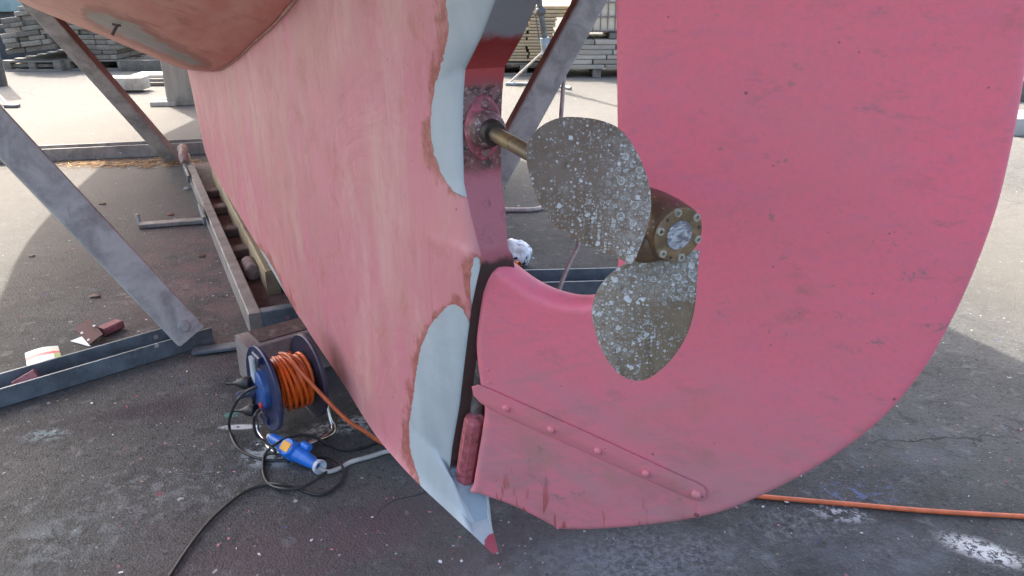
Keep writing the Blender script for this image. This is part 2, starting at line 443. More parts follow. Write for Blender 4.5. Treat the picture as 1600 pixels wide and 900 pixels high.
def wood(name, a, b, along=(3, 40, 40), rough=.75, dirt=None, rot=0, rnd=.25):
    g = G(name)
    p = g.map(g.P, rot=(0, 0, rot))
    gr = g.noise(g.map(p, scale=along), 1, 5, .65, .6); n = g.noise(g.P, 6, 5, .6)
    c = g.mix(g.step(gr, .3, .7), a, b)
    if dirt: c = g.mix(g.math('MULTIPLY', g.step(n, .5, .7), .8), c, dirt)
    r = g.math('ADD', 1-rnd, g.math('MULTIPLY', g.rnd(), 2*rnd))
    mul = g.t.nodes.new('ShaderNodeCombineColor'); [g.put(mul.inputs[i], r) for i in range(3)]
    c = g.mix(1.0, c, mul.outputs[0], 'MULTIPLY')
    return g.out(c, rough, gr, .003, .5)
M_plankw = wood('yellowed_plank', (.42, .35, .20), (.30, .22, .13), (3, 3, 3), dirt=(.20, .10, .08))
M_sleeper = wood('dark_sleeper', (.10, .07, .065), (.16, .115, .10), (4, 30, 30), dirt=(.16, .07, .07), rot=-BROT)
M_block = wood('grey_block', (.17, .14, .125), (.25, .215, .20), (4, 30, 30), dirt=(.13, .10, .10), rot=-BROT)
M_tar = simple('tar_top', (.04, .025, .025), .6, .5, 60, 0, .002, grime=(.17, .13, .13))
M_greyplank = wood('weathered_plank', (.115, .108, .092), (.20, .185, .155), (40, 4, 40), dirt=(.085, .08, .07), rnd=.4)
M_paleboard = wood('pale_board', (.46, .37, .23), (.34, .27, .165), (30, 4, 50), dirt=(.33, .28, .2), rnd=.18)
M_longboard = wood('silvered_board', (.30, .275, .23), (.38, .34, .28), (4, 40, 50), dirt=(.27, .25, .23), rnd=.3)
M_post = wood('timber_post', (.26, .245, .215), (.34, .32, .28), (30, 30, 3), dirt=(.19, .17, .15))
M_pallet = wood('old_pallet', (.13, .12, .10), (.20, .185, .155), (4, 30, 40), dirt=(.08, .075, .07))
M_blue = simple('reel_blue_plastic', (.022, .028, .075), .38, .3, 25, 0, .0003, grime=(.10, .10, .115))
M_blue2 = simple('socket_blue_plastic', (.03, .085, .25), .35, .2, 30, 0, .0003)
M_navy = simple('reel_disc_plastic', (.035, .031, .055), .32, .3, 18, 0, .0004, grime=(.085, .08, .095))
M_plug = simple('plug_blue', (.015, .15, .55), .35, .18, 40, 0, .0004, grime=(.01, .10, .38))
M_black = simple('black_rubber', (.018, .017, .018), .5, .3, 40)
M_orange = simple('orange_sheath', (.72, .115, .012), .38, .18, 30, 0, .0003, grime=(.42, .11, .05))
M_orange2 = simple('dusty_orange_sheath', (.60, .13, .04), .45, .18, 30, 0, .0003, grime=(.42, .12, .06))
M_white = simple('white_sheath', (.45, .43, .40), .5, .2, 25, grime=(.30, .27, .25))
M_chrome = simple('chromed_tube', (.62, .60, .57), .22, .15, 30, .95, .0003, grime=(.35, .28, .22))
M_label = simple('grey_label', (.42, .44, .44), .5, .15, 20)
M_sticker = simple('amber_sticker', (.80, .36, .02), .5, .12, 40, 0, .0002)
M_red = simple('red_button', (.55, .03, .05), .4, .1, 20)
M_collar = simple('grey_collar', (.42, .46, .52), .4, .15, 30)
M_bag = None
def bag_mat():
    g = G('white_plastic_film'); v = g.vor(g.P, 26); cs = g.sep(v.outputs['Color'])
    z = g.sep(g.P)
    m = g.math('MULTIPLY', g.step(g.noise(g.P, 30, 3, .6), .60, .63), g.step(z[2], .14, .08))
    c = g.mix(m, (.78, .79, .80), (.05, .05, .13))
    return g.out(c, .35, g.noise(g.P, 9, 3, .5, 1), .02, .6)
M_bag = bag_mat()
M_amber = simple('amber_plastic', (.55, .14, .01), .3, .2, 30); M_maroon = simple('maroon_plastic', (.20, .03, .05), .4, .2, 30)
M_emery = simple('brown_emery_paper', (.095, .04, .035), .85, .2, 300, 0, .0006)
M_paperback = simple('paper_back', (.70, .70, .66), .8, .06, 20)
M_redgrey = simple('red_dusted_wood', (.25, .09, .10), .75, .3, 40, grime=(.16, .06, .06))
def packet_mat():
    g = G('printed_packet'); z = g.sep(g.UV)
    n = g.noise(g.P, 30, 2, .5)
    t = g.math('ADD', z[1], g.math('MULTIPLY', g.math('SUBTRACT', n, .5), .18))
    c = g.ramp(t, [(0, (.80, .79, .76)), (.42, (.80, .78, .74)), (.47, (.55, .08, .10)), (.66, (.62, .14, .14)), (.70, (.80, .78, .72)), (.86, (.80, .74, .45)), (.93, (.8, .78, .7))])
    gr = g.math('MULTIPLY', g.step(z[0], .8, .82), g.step(z[1], .5, .47))
    c = g.mix(gr, c, (.28, .36, .12))
    return g.out(c, .5, n, .004, .4)
M_packet = packet_mat()
M_ibc = simple('white_tank_plastic', (.60, .54, .43), .5, .08, 6); M_cage = simple('cage_steel', (.22, .20, .18), .5, .3, 20, .5)
M_jack = simple('blue_grey_jack_paint', (.26, .33, .38), .5, .25, 20, .2, grime=(.2, .18, .15))
M_darkpole = simple('dark_steel_pole', (.10, .105, .11), .5, .3, 20, .4)
M_shed = simple('dark_shed_boards', (.06, .063, .068), .7, .25, 5); M_fascia = simple('teal_fascia', (.19, .29, .31), .6, .15, 6)
M_cord = simple('pinkish_cord', (.42, .33, .31), .6, .25, 40)
M_foam = simple('tan_foam', (.20, .145, .105), .9, .35, 60, 0, .004)
M_concrete = simple('concrete_beam', (.36, .36, .35), .8, .2, 8, 0, .004)

def ground_mat():
    g = G('weathered_asphalt')
    p = g.P
    n1 = g.noise(p, 1.1, 5, .6, .4); n2 = g.noise(p, 7, 6, .65, .3); n3 = g.noise(p, 60, 4, .7)
    ag = g.vor(p, 170); ac = g.sep(ag.outputs['Color'])
    c = g.mix(g.step(n1, .32, .7), (.067, .068, .064), (.107, .106, .10))
    c = g.mix(g.math('MULTIPLY', g.step(n2, .46, .72), .5), c, (.05, .05, .052))
    stone = g.math('MULTIPLY', g.step(ac[0], .45, 1), g.step(ag.outputs['Distance'], .55, .25))
    c = g.mix(g.math('MULTIPLY', stone, .55), c, (.17, .167, .16))
    c = g.mix(g.math('MULTIPLY', g.step(n3, .54, .66), .75), c, (.035, .034, .035))
    n4 = g.noise(p, 19, 6, .7, .5); n5 = g.noise(g.map(p, loc=(5, 2, 0)), 9, 6, .7, .4)
    c = g.mix(g.math('MULTIPLY', g.step(n4, .54, .70), .55), c, (.19, .19, .188))
    c = g.mix(g.math('MULTIPLY', g.step(n5, .54, .66), .6), c, (.045, .043, .043))
    # paler ground away from the boat
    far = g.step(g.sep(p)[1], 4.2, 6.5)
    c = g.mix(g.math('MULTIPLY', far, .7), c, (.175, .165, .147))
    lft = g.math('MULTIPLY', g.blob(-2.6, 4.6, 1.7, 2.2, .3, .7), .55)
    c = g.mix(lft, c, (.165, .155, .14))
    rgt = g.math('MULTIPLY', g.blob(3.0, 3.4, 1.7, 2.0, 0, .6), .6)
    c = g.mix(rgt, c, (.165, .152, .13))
    def stain(px, py, rx, ry, col, amt, rot=0, sc_=30, lo=.45, hi=.6, soft=.8):
        nonlocal c
        q = onz(px, py)
        m = g.math('MULTIPLY', g.blob(q.x, q.y, rx, ry, rot, soft), g.step(g.noise(p, sc_, 6, .7, .4), lo, hi))
        c = g.mix(g.math('MULTIPLY', m, amt), c, col)
    # antifouling dust scraped off the keel
    stain(350, 420, .7, 1.3, (.20, .125, .125), .65, .5, 6, .35, .65)
    stain(330, 400, .35, .8, (.30, .12, .14), .5, .5, 38, .55, .66)
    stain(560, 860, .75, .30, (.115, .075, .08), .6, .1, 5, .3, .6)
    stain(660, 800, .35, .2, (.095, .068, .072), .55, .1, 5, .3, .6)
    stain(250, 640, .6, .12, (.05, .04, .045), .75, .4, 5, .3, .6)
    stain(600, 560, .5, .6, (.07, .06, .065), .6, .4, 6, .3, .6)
    stain(1010, 870, .36, .15, (.27, .27, .285), .8, .1, 60, .36, .74)
    stain(1260, 820, .22, .1, (.26, .265, .28), .6, .1, 50, .42, .7)
    stain(1400, 860, .35, .14, (.15, .155, .17), .7, .1, 12, .3, .7)
    stain(850, 880, .3, .1, (.17, .165, .18), .6, .1, 30, .4, .7)
    stain(1535, 860, .12, .055, (.58, .57, .54), .95, -.55, 60, .44, .52, .7)
    stain(1310, 800, .1, .05, (.50, .51, .52), .8, -.3, 50, .5, .56)
    stain(1180, 860, .12, .07, (.20, .21, .22), .5, .2, 20, .40, .7)
    stain(1420, 700, .3, .16, (.14, .15, .17), .4, .2, 12, .42, .6)
    stain(1340, 770, .2, .08, (.13, .17, .30), .6, .2, 40, .52, .6)
    stain(375, 667, .075, .018, (.62, .62, .60), .9, .05, 45, .38, .46, .5)
    stain(430, 705, .11, .10, (.42, .46, .46), .85, .3, 24, .45, .52, .5)
    stain(540, 665, .17, .06, (.48, .47, .46), .8, .35, 40, .46, .54, .6)
    stain(362, 648, .03, .022, (.09, .26, .22), .8, .1, 40, .4, .5, .5)
    stain(240, 460, .25, .16, (.27, .275, .285), .6, .2, 30, .5, .6)
    stain(70, 680, .10, .05, (.20, .27, .28), .7, .1, 30, .44, .54)
    stain(100, 845, .2, .16, (.19, .22, .23), .5, .1, 14, .45, .6)
    stain(250, 770, .4, .2, (.19, .19, .20), .5, .1, 30, .5, .6)
    # flecks of old paint, several sizes
    for sc_, lo, rad in ((17, .91, .15), (38, .88, .17), (85, .86, .2)):
        w = g.noise(p, sc_*2.2, 3, .6, color=True)
        mx = g.t.nodes.new('ShaderNodeMix'); mx.data_type = 'VECTOR'; mx.inputs[0].default_value = .55/sc_
        g.put(mx.inputs[4], p); g.put(mx.inputs[5], w)
        v = g.vor(mx.outputs[1], sc_); cs = g.sep(v.outputs['Color'])
        m = g.math('MULTIPLY', g.step(v.outputs['Distance'], rad, rad*.7), g.step(g.math('ADD', cs[0], g.math('MULTIPLY', g.math('SUBTRACT', n1, .5), .35)), lo, lo+.02))
        col = g.ramp(cs[1], [(0, (.5, .5, .5)), (.28, (.40, .14, .18)), (.45, (.30, .05, .08)), (.58, (.07, .085, .24)), (.72, (.12, .22, .22)), (.82, (.38, .38, .39)), (.93, (.03, .03, .03))], 'CONSTANT')
        c = g.mix(g.math('MULTIPLY', m, .6), c, col)
    # cracks
    cv = g.noise(p, 2.5, 3, .6, color=True)
    mx = g.t.nodes.new('ShaderNodeMix'); mx.data_type = 'VECTOR'; mx.inputs[0].default_value = .25
    g.put(mx.inputs[4], p); g.put(mx.inputs[5], cv)
    e = g.vor(mx.outputs[1], .42, feature='DISTANCE_TO_EDGE')
    ck = g.math('MULTIPLY', g.step(e.outputs['Distance'], .0016, .0004), g.step(n1, .52, .6))
    c = g.mix(g.math('MULTIPLY', ck, .8), c, (.03, .03, .03))
    h = g.math('ADD', g.math('MULTIPLY', ag.outputs['Distance'], -.5), g.math('MULTIPLY', n3, .8))
    return g.out(c, .8, h, .006, .75, h2=n2, dist2=.01, spec=.08)
M_ground = ground_mat()

# ---------------------------------------------------------------- ground
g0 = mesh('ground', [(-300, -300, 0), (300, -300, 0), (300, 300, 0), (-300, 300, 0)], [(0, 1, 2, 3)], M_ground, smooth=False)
props(g0, kind='structure')

# ---------------------------------------------------------------- the boat
boat = thing('sailing_boat', bp(2, 0, 0), 'sailing boat ashore with worn pink keel and rudder, grey primer patches and bronze propeller', 'boat')

PR = [[(697, -400), (697, 0), (701, 50), (692, 95), (681, 130), (674, 170), (672, 205), (678, 240), (690, 272), (706, 297), (720, 307), (760, 307), (760, 200), (900, -20), (1000, -400)],
      [(743, 399), (749, 404), (751, 420), (748, 445), (745, 468), (742, 489), (737, 480), (735, 450), (737, 418)],
      [(700, 478), (688, 490), (671, 511), (657, 545), (650, 585), (646, 620), (639, 665), (641, 705), (652, 740), (660, 764), (640, 790), (800, 900), (900, 870), (740, 765), (735, 700), (735, 640), (736, 590), (738, 530), (733, 502), (724, 485), (712, 476)],
      [(402, 385), (413, 396), (433, 430), (455, 480), (430, 480), (390, 400)]]
aft_c = [(o[0], o[1]) for o in [(772, 865), (750, 830), (718, 765), (704, 735), (708, 700), (720, 630), (728, 560), (738, 480), (748, 432), (755, 405), (752, 395), (738, 340), (726, 285), (724, 200), (725, 150), (728, 108), (752, 60), (775, 0), (805, -60)]]
aft_tab = []
for i, (px, py) in enumerate(aft_c):
    hw = {0: .004, 1: .014, 2: .034, 9: .030, 10: .027, 11: .034}.get(i, .0375)
    s, q, z = to_sz(oncl(px, py, hw)); aft_tab.append((s, z, hw))
aft_tab.append((aft_tab[-1][0]-.16, aft_tab[-1][1]+.22, .04))
AL = [0.0]
for p, q in zip(aft_tab, aft_tab[1:]): AL.append(AL[-1]+math.hypot(q[0]-p[0], q[1]-p[1]))
aft_par = [(l/AL[-1],)+t for l, t in zip(AL, aft_tab)]
bot = []
for (px, py), z in [((735, 832), .09), ((690, 790), .10), ((660, 762), .11), ((620, 720), .12), ((580, 670), .13), ((530, 590), .14), ((470, 500), .15), ((435, 440), .155), ((400, 380), .16), ((340, 280), .17), ((325, 250), .17)]:
    P = onz(px, py, z); s, q, z = to_sz(P); bot.append((s, z, max(q, .024)))
bot = [(aft_tab[0][0], aft_tab[0][1], .007)]+bot+[(4.25, .185, .19), (4.7, .22, .09), (4.85, .24, .012)]
bot = smooth_tab(bot, 6)
top = [(aft_tab[-1][0], aft_tab[-1][1], .04)]
seam_px = [((460, 0), .165), ((430, 35), .185), ((400, 62), .19), ((370, 90), .2), ((345, 107), .205), ((325, 108), .21)]
top += [(.10, 1.40, .10), (.45, 1.305, .145)]
for (px, py), w in seam_px:
    s, q, z = to_sz(oncl(px, py, w)); top.append((s, z, w))
top += [(3.8, .73, .245), (4.6, .72, .18), (5.0, .72, .012)]
top_s = smooth_tab(top, 6)
NU, NV = 260, 150
def lerp(a, b, t): return tuple(x+(y-x)*t for x, y in zip(a, b))
def A_(v): return interp(aft_par, v)
def curve_at(tab, u):
    s = tab[0][0]+(tab[-1][0]-tab[0][0])*(u**1.7); r = interp(tab, s); return (s,)+tuple(r)
c00, c10, c01, c11 = A_(0), curve_at(bot, 1), A_(1), curve_at(top_s, 1)
kv = []; katt = []
import numpy as np
Q = np.zeros((NV+1, NU+1)); SZ = np.zeros((NV+1, NU+1, 2))
AV = [A_(j/NV) for j in range(NV+1)]
def soft(j):
    w_ = min(26, j, NV-j); rr_ = AV[j-w_:j+w_+1]
    return tuple(sum(x[k] for x in rr_)/len(rr_) for k in range(3))
AS = [soft(j) for j in range(NV+1)]
for _ in range(2):
    AV, keepA = AS, AV; AS = [soft(j) for j in range(NV+1)]; AV = keepA
def wfun(s_, z_):
    zb_, wb_ = interp(bot, s_); zt_, wt_ = interp(top_s, s_)
    m_ = max(0, min(1, (z_-zb_)/max(.05, zt_-zb_)))
    return wb_*(1-m_)+wt_*m_
for j in range(NV+1):
    v = j/NV; a0 = AV[j]; f = lerp(c10, c11, v)
    for i in range(NU+1):
        u = i/NU; b = curve_at(bot, u); t = curve_at(top_s, u)
        us = u**1.7
        kk = math.exp(-(u/.13)**2); a = tuple(x*kk+y*(1-kk) for x, y in zip(a0, AS[j]))
        C = [0, 0, 0]
        for k in range(3):
            uu = us if k == 0 else u
            C[k] = (1-v)*b[k]+v*t[k]+(1-uu)*a[k]+uu*f[k]-((1-uu)*(1-v)*c00[k]+uu*(1-v)*c10[k]+(1-uu)*v*c01[k]+uu*v*c11[k])
        Q[j, i] = max(.004, C[2]); SZ[j, i] = C[:2]
Q0 = np.array([[wfun(SZ[j, i, 0], SZ[j, i, 1]) for i in range(NU+1)] for j in range(NV+1)]); Q0 = np.maximum(Q0, .004)
for _ in range(900):
    Q[1:-1, 1:-1] += .24*(Q[2:, 1:-1]+Q[:-2, 1:-1]+Q[1:-1, 2:]+Q[1:-1, :-2]-4*Q[1:-1, 1:-1])
wt = np.clip((SZ[:, :, 0]-.25)/.9, 0, 1); wt = wt*wt*(3-2*wt); Q = Q*(1-wt)+Q0*wt
QS = Q.copy(); dd = SZ[:, :, 0]-SZ[:, :1, 0]; QS = np.minimum(Q, Q[:, :1]+.16*np.maximum(dd, 0)*np.clip(.3+dd, 0, 1.4))
for j in range(NV+1):
    for i in range(NU+1):
        P = bp(float(SZ[j, i, 0]), float(Q[j, i]), float(SZ[j, i, 1])); kv.append(P)
        px, py, t_ = proj(P)
        katt.append(min(sdist(px, py, po) for po in PR)*t_/F if 360 < px < 900 and t_ > .2 and py > -150 else .5)
N1 = len(kv); W = NU+1
fs = []; fm = []
for j in range(NV):
    for i in range(NU):
        k = j*W+i; fs.append((k, k+1, k+W+1, k+W)); fm.append(0)
# starboard side mirrored
for j in range(NV+1):
    for i in range(NU+1): kv.append(bp(float(SZ[j, i, 0]), -float(QS[j, i]), float(SZ[j, i, 1])))
katt += list(katt)
for j in range(NV):
    for i in range(NU):
        k = N1+j*W+i; fs.append((k, k+W, k+W+1, k+1)); fm.append(0)
for j in range(NV):
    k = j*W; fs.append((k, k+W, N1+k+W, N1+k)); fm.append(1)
    k = j*W+NU; fs.append((k, N1+k, N1+k+W, k+W)); fm.append(0)
for i in range(NU):
    fs.append((i, N1+i, N1+i+1, i+1)); fm.append(0)
    k = NV*W+i; fs.append((k, k+1, N1+k+1, N1+k)); fm.append(0)
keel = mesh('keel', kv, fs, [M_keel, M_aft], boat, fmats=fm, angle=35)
add_attr(keel, 'primer', katt)
TIP = [(750, 840), (764, 831), (790, 835), (800, 880), (768, 880)]
ta_ = []
for P in kv:
    px, py, t_ = proj(P); ta_.append(sdist(px, py, TIP)*t_/F if 700 < px < 860 and 760 < py < 920 and t_ < 2.1 else .5)
add_attr(keel, 'redtip', ta_)

# canoe body
beam = [(-1.2, .80), (-.5, 1.08), (0, 1.25), (1.2, 1.48), (2.5, 1.6), (3.6, 1.64), (4.8, 1.6), (5.8, 1.40), (6.5, 1.2), (7.3, .80), (8.2, .42), (8.9, .05)]
beam = smooth_tab(beam, 6)
zs_tab = smooth_tab([(-1.2, 1.82, .05), (-.6, 1.66, .04)]+top[0:1]+top[1:]+[(6, .78, .03), (7, .95, .03), (8, 1.35, .03), (8.9, 2.1, .03)], 5)
sec = [(0, 0), (.05, .004), (.286, .100), (.6, .235), (.857, .42), (.965, .67), (1, 1)]
secs = spline([V((x, y, 0)) for x, y in sec], 10)
ZD = 2.5
NS = 150
hv = []; hatt = []
HP = [(134, 18), (152, 18), (182, 28), (217, 41), (242, 60), (290, 84), (322, 101), (300, 101), (258, 84), (208, 62), (162, 42), (138, 28)]
for i in range(NS+1):
    s = -1.2+10.1*i/NS
    zs, w = interp(zs_tab, s); b = interp(beam, s)[0]
    b = max(b, w+.01)
    for side in (1, -1):
        for p in secs:
            q = w+(b-w)*max(0, p.x); z = zs+(ZD-zs)*p.y
            P = bp(s, side*q, z); hv.append(P)
            px, py, t_ = proj(P)
            hatt.append(sdist(px, py, HP)*t_/F if side > 0 and t_ > .5 and -100 < px < 500 else .5)
n = len(secs); fs = []
for i in range(NS):
    for k in range(2):
        for j in range(n-1):
            a = (i*2+k)*n+j; b = a+2*n
            fs.append((a, b, b+1, a+1) if k == 0 else (a, a+1, b+1, b))
    a = i*2*n; b = a+2*n                                             # deck and bottom seam
    fs.append((a+n-1, b+n-1, b+2*n-1, a+2*n-1)); fs.append((a, a+n, b+n, b))
fs.append(tuple(range(n))+tuple(range(2*n-1, n-1, -1)))
k = NS*2*n; fs.append(tuple(range(k, k+n))+tuple(range(k+2*n-1, k+n-1, -1)))
hull = mesh('hull', hv, fs, M_hull, boat, angle=50)
add_attr(hull, 'primer', hatt)
# sealant bead along the joint of hull and keel
bead = [bp(s, interp(zs_tab, s)[1]+.002, interp(zs_tab, s)[0]-.004) for s in [0.1+.12*i for i in range(29)]]
MB().add(*tube(bead, lambda t: .0045+.0012*math.sin(t*90), 8, 3)).obj('seam', simple('sealant', (.60, .36, .30), .6, .3, 60), boat)
# bolt slot in the hull's filler patch
sp = []
def hull_hit(px, py):
    best = None
    for P in hv:
        x, y, t = proj(P)
        if t > .5:
            d = (x-px)**2+(y-py)**2
            s, q, z = to_sz(P)
            if q > 0 and d < 90 and (best is None or t < best[1]): best = (d, t)
    return ont(px, py, best[1])
tt = hull_hit(180, 42).y/ray(180, 42).y-.02
mb = MB(); mb.add(*tube([ont(184, 38, tt), ont(179, 47, tt), ont(175, 55, tt)], .0055, 8))
mb.add(*tube([ont(176, 38, tt), ont(188, 40, tt)], .0045, 8))
mb.obj('skeg_bolt', simple('rusty_bolt', (.09, .06, .055), .6), boat)

# stern bearing
AX = V((.257, -.54, -.022)).normalized()          # shaft, aft and slightly down
FC = oncl(757, 200); s_, q_, z_ = to_sz(FC)
FC = bp(.0, 0, z_)
aftd = -FW
def oval(c, ax, up, rx, rz, h0, h1, bev=.004, n=48, power=2.0):
    d, x, y = frame(ax, up)
    vs = []; rings = [(h0, 1.0), (h1-bev, 1.0), (h1-bev*.3, 1-bev*.35/rx), (h1, 1-bev/rx)]
    for hh, k in rings:
        for i in range(n):
            a = 2*math.pi*i/n; cx, cy = math.cos(a), math.sin(a)
            wx = rx*(.62+.38*abs(cx)**.7) if abs(cy) > .0 else rx
            vs.append(c+d*hh+x*(k*rx*cx*(1-.30*abs(cy)**4))+y*(k*rz*cy))
    fs = [(r*n+i, r*n+(i+1) % n, (r+1)*n+(i+1) % n, (r+1)*n+i) for r in range(3) for i in range(n)]
    fs += [tuple(range(n))[::-1], tuple(range(3*n, 4*n))]
    return vs, fs
fl = MB().add(*oval(FC, aftd, V((0, 0, 1)), .036, .062, -.004, .014, .006)).obj('bearing_flange', M_flange, boat, angle=60)
UPZ = V((0, 0, 1))
for dz in (.045, -.045):
    MB().add(*lathe(FC+UPZ*dz+aftd*.012, aftd, [(0, .0085), (.006, .0085), (.009, .006), (.009, .002)], 12)).obj('flange_bolt', M_ring, fl)
ring = MB().add(*lathe(FC+aftd*.010, AX, [(0, .034), (.012, .034), (.024, .0325), (.030, .029), (.032, .022), (.024, .0195), (.004, .019)], 40)).obj('bearing_sleeve', M_ring, fl, angle=50)
MB().add(*lathe(FC+aftd*.010, AX, [(.022, .0235), (.046, .0235), (.05, .021), (.05, .014)], 40)).obj('rubber_bush', M_rubber, fl)
HC = oncl(1058, 366)                               # centre of the hub's end face
AX = (HC-FC).normalized()
shaft = MB().add(*lathe(FC, AX, [(0, .0138), ((HC-FC).length-.07, .0138)], 28)).obj('propeller_shaft', M_shaft, boat)
# hub with blades
HR = .0375
hubmb = MB().add(*lathe(HC, AX, [(-.135, .017), (-.118, .024), (-.098, .034), (-.085, HR*.99), (-.06, HR*1.05), (-.03, HR*1.05), (-.012, HR*1.01), (-.003, HR*.99), (0, HR*.96)], 44))
d_, hx, hy = frame(AX)
def onhub(ang, r, h=0): return HC+AX*h+hx*(r*math.cos(ang))+hy*(r*math.sin(ang))
rb1 = ont(1004, 394, .985); rb2 = ont(1040, 412, 1.015)
core = HC-AX*.055
for rb in (rb1, rb2):
    hubmb.add(*lathe(core, rb-core, [(.02, .030), ((rb-core).length*.75, .027), ((rb-core).length*1.0, .022), ((rb-core).length*1.12, .012)], 24))
hub = hubmb.obj('propeller_hub', M_hub, boat, angle=45)
MB().add(*lathe(HC, AX, [(-.002, .0352), (.003, .0352), (.0042, .034), (.0042, .012)], 44)).obj('hub_face', M_face, hub)
MB().add(*lathe(HC, AX, [(.002, .0188), (.0052, .0188), (.0062, .0178), (.0066, .006)], 36)).obj('zinc_cap', M_zinc, hub)
for k in range(6):
    a = R(k*60+18)
    mb = MB().add(*lathe(onhub(a, .0305, .003), AX, [(0, .0056), (.003, .0054), (.0038, .0046), (.0038, .0026), (.0012, .0024), (.0012, .0008)], 18))
    mb.obj('hub_bolt', M_bolt, hub)
for k in (0, 2, 4):
    a = R(k*60+48)
    MB().add(*lathe(onhub(a, .0300, .0035), AX, [(0, .0024), (.0009, .0022), (.0009, .0006)], 12)).obj('bolt_hole', M_rubber, hub)
def blade(name, outline, P0, n, dish, mat, chalk):
    n = n.normalized(); pts = [onplane(x, y, P0, n) for x, y in outline]
    pts = spline(pts, 6, True)
    c = sum(pts, V())/len(pts); d, x, y = frame(n)
    N = len(pts); rings = 16; vs = []; att = []; uv = []
    for side in (1, -1):
        for r in range(rings+1):
            f = 1-(1-r/rings)**1.3 if r else 0
            f = r/rings
            for P in pts:
                Q = c+(P-c)*f
                l = (Q-c).dot(x); m = (Q-c).dot(y)
                bend = dish*(l*l)*1.0+dish*.35*l*m
                th = .0052*(1-f**2.2)+.0011*(1 if f < 1 else .35)
                vs.append(Q+n*(side*th+bend))
                px, py, _ = proj(Q); att.append(chalk(px, py)); uv.append((l, m))
    fs = []; K = (rings+1)*N
    for sd in range(2):
        for r in range(rings):
            for i in range(N):
                j = (i+1) % N; o = sd*K+r*N
                q = (o+i, o+j, o+N+j, o+N+i); fs.append(q if sd == 0 else q[::-1])
    for i in range(N):
        j = (i+1) % N; fs.append((rings*N+i, rings*N+j, K+rings*N+j, K+rings*N+i))
    o = mesh(name, vs, fs, mat, hub, angle=60)
    add_attr(o, 'chalk', att)
    ul = o.data.uv_layers.new(name='UVMap')
    for lp in o.data.loops: ul.data[lp.index].uv = uv[lp.vertex_index]
    return o
ol1 = [(826, 250), (829, 226), (846, 202), (875, 186), (910, 184), (945, 190), (972, 205), (995, 238), (1012, 280), (1018, 318), (1013, 352), (1000, 388), (987, 412), (962, 401), (925, 388), (890, 370), (860, 343), (838, 302)]
b1 = blade('propeller_blade', ol1, ont(1005, 372, .95), V((-.20, -.93, .34)), 2.2, M_blade,
           lambda x, y: max(0, min(1, .15+(x-880)/150)) * (1 if y > 215 else .75))
ol2 = [(1044, 398), (1070, 394), (1093, 391), (1093, 402), (1091, 440), (1086, 490), (1072, 530), (1046, 566), (1015, 590), (990, 594), (965, 582), (942, 550), (929, 510), (927, 480), (936, 452), (955, 428), (985, 408), (1015, 402)]
b2 = blade('propeller_blade', ol2, ont(1010, 490, 1.0), V((.02, -.95, .30)), -1.8, M_blade2,
           lambda x, y: max(0, min(1, .95-(x-930)/150)) if y > 470 else max(.45, min(1, 1.2-(y-400)/160)))

# rudder, hung on the raked stern post and swung to starboard
A0 = bp(-.028, 0, .753); A1 = bp(.104, 0, .117)
axd = (A0-A1).normalized(); PHI = R(22)
rdir = V((math.cos(PHI), -math.sin(PHI), 0)); rn = rdir.cross(axd).normalized()
if rn.y > 0: rn = -rn
RP = A0+rn*.030
def onrud(px, py, h=0): return onplane(px, py, RP+rn*h, rn)
out_px = [(760, 424), (776, 420), (795, 432), (818, 449), (843, 463), (871, 473), (900, 478), (926, 475), (946, 463), (957, 440), (961, 410), (961, 360), (960, 280), (959, 200), (958, 120), (957, 40), (956, -40), (954, -160), (952, -330),
          (1500, -420), (1660, -420), (1650, -260), (1636, -100), (1618, 40), (1602, 150), (1584, 245), (1562, 335), (1532, 420), (1494, 505), (1444, 592), (1374, 672), (1292, 732), (1202, 780), (1112, 814), (1010, 829), (930, 834), (880, 833), (866, 829), (858, 825), (805, 797), (748, 775), (738, 770), (734, 766),
          (736, 758), (742, 720), (750, 670), (753, 640), (746, 600), (740, 540), (746, 482), (752, 440)]
sharp_i = {}
base = [onrud(*p) for p in out_px]
def dens(pts, st=.012):
    o = []; n = len(pts)
    sp_ = spline(pts, 10, True)
    return sp_
# corners stay corners: repeat the point
cp = []
for p, P in zip(out_px, base):
    cp.append(P)
ring0 = spline(cp, 8, True)
clean = [ring0[0]]
for P in ring0[1:]:
    if (P-clean[-1]).length > .0025: clean.append(P)
ring0 = clean
NR = len(ring0); cen = sum(ring0, V())/NR
up2 = rn.cross(rdir).normalized(); up2 = up2 if up2.z > 0 else -up2
def chord(P): return (P-A1).dot(rdir-axd*rdir.dot(axd))
def half(P): return .034-.021*chord(P)/.85
# inward normals in the blade plane
def inward(i):
    t = (ring0[(i+2) % NR]-ring0[i-2]).normalized()
    return t
area = sum((ring0[i]-cen).cross(ring0[(i+1) % NR]-cen).dot(rn) for i in range(NR))
sg = 1 if area > 0 else -1
inn = [(rn.cross((ring0[(i+2) % NR]-ring0[i-2]).normalized()))*sg for i in range(NR)]
caps = []
for i in range(NR):
    m = .05
    for j in range(0, NR):
        d = ring0[j]-ring0[i]; k = d.dot(inn[i])
        if k > 1e-5: m = min(m, d.length_squared/(2*k))
    caps.append(max(.0015, m*.92))
for _ in range(3):
    caps = [min(caps[i], (caps[i-1]+caps[i]+caps[(i+1) % NR])/3) for i in range(NR)]
vs = []; prof = [(0, 0), (.0012, .35), (.0035, .66), (.008, .88), (.014, .97), (.022, 1.0)]
def put(side):
    idx = []
    for ins, k in prof:
        row = []
        for i in range(NR):
            P = ring0[i]; lead = 1.0
            Q = P+inn[i]*(ins*min(1, caps[i]/.022))
            hh = half(Q)
            row.append(len(vs)); vs.append(Q-rn*.030+rn*(side*hh*k))
        idx.append(row)
    return idx
I1, I2 = put(1), put(-1)
fs = []
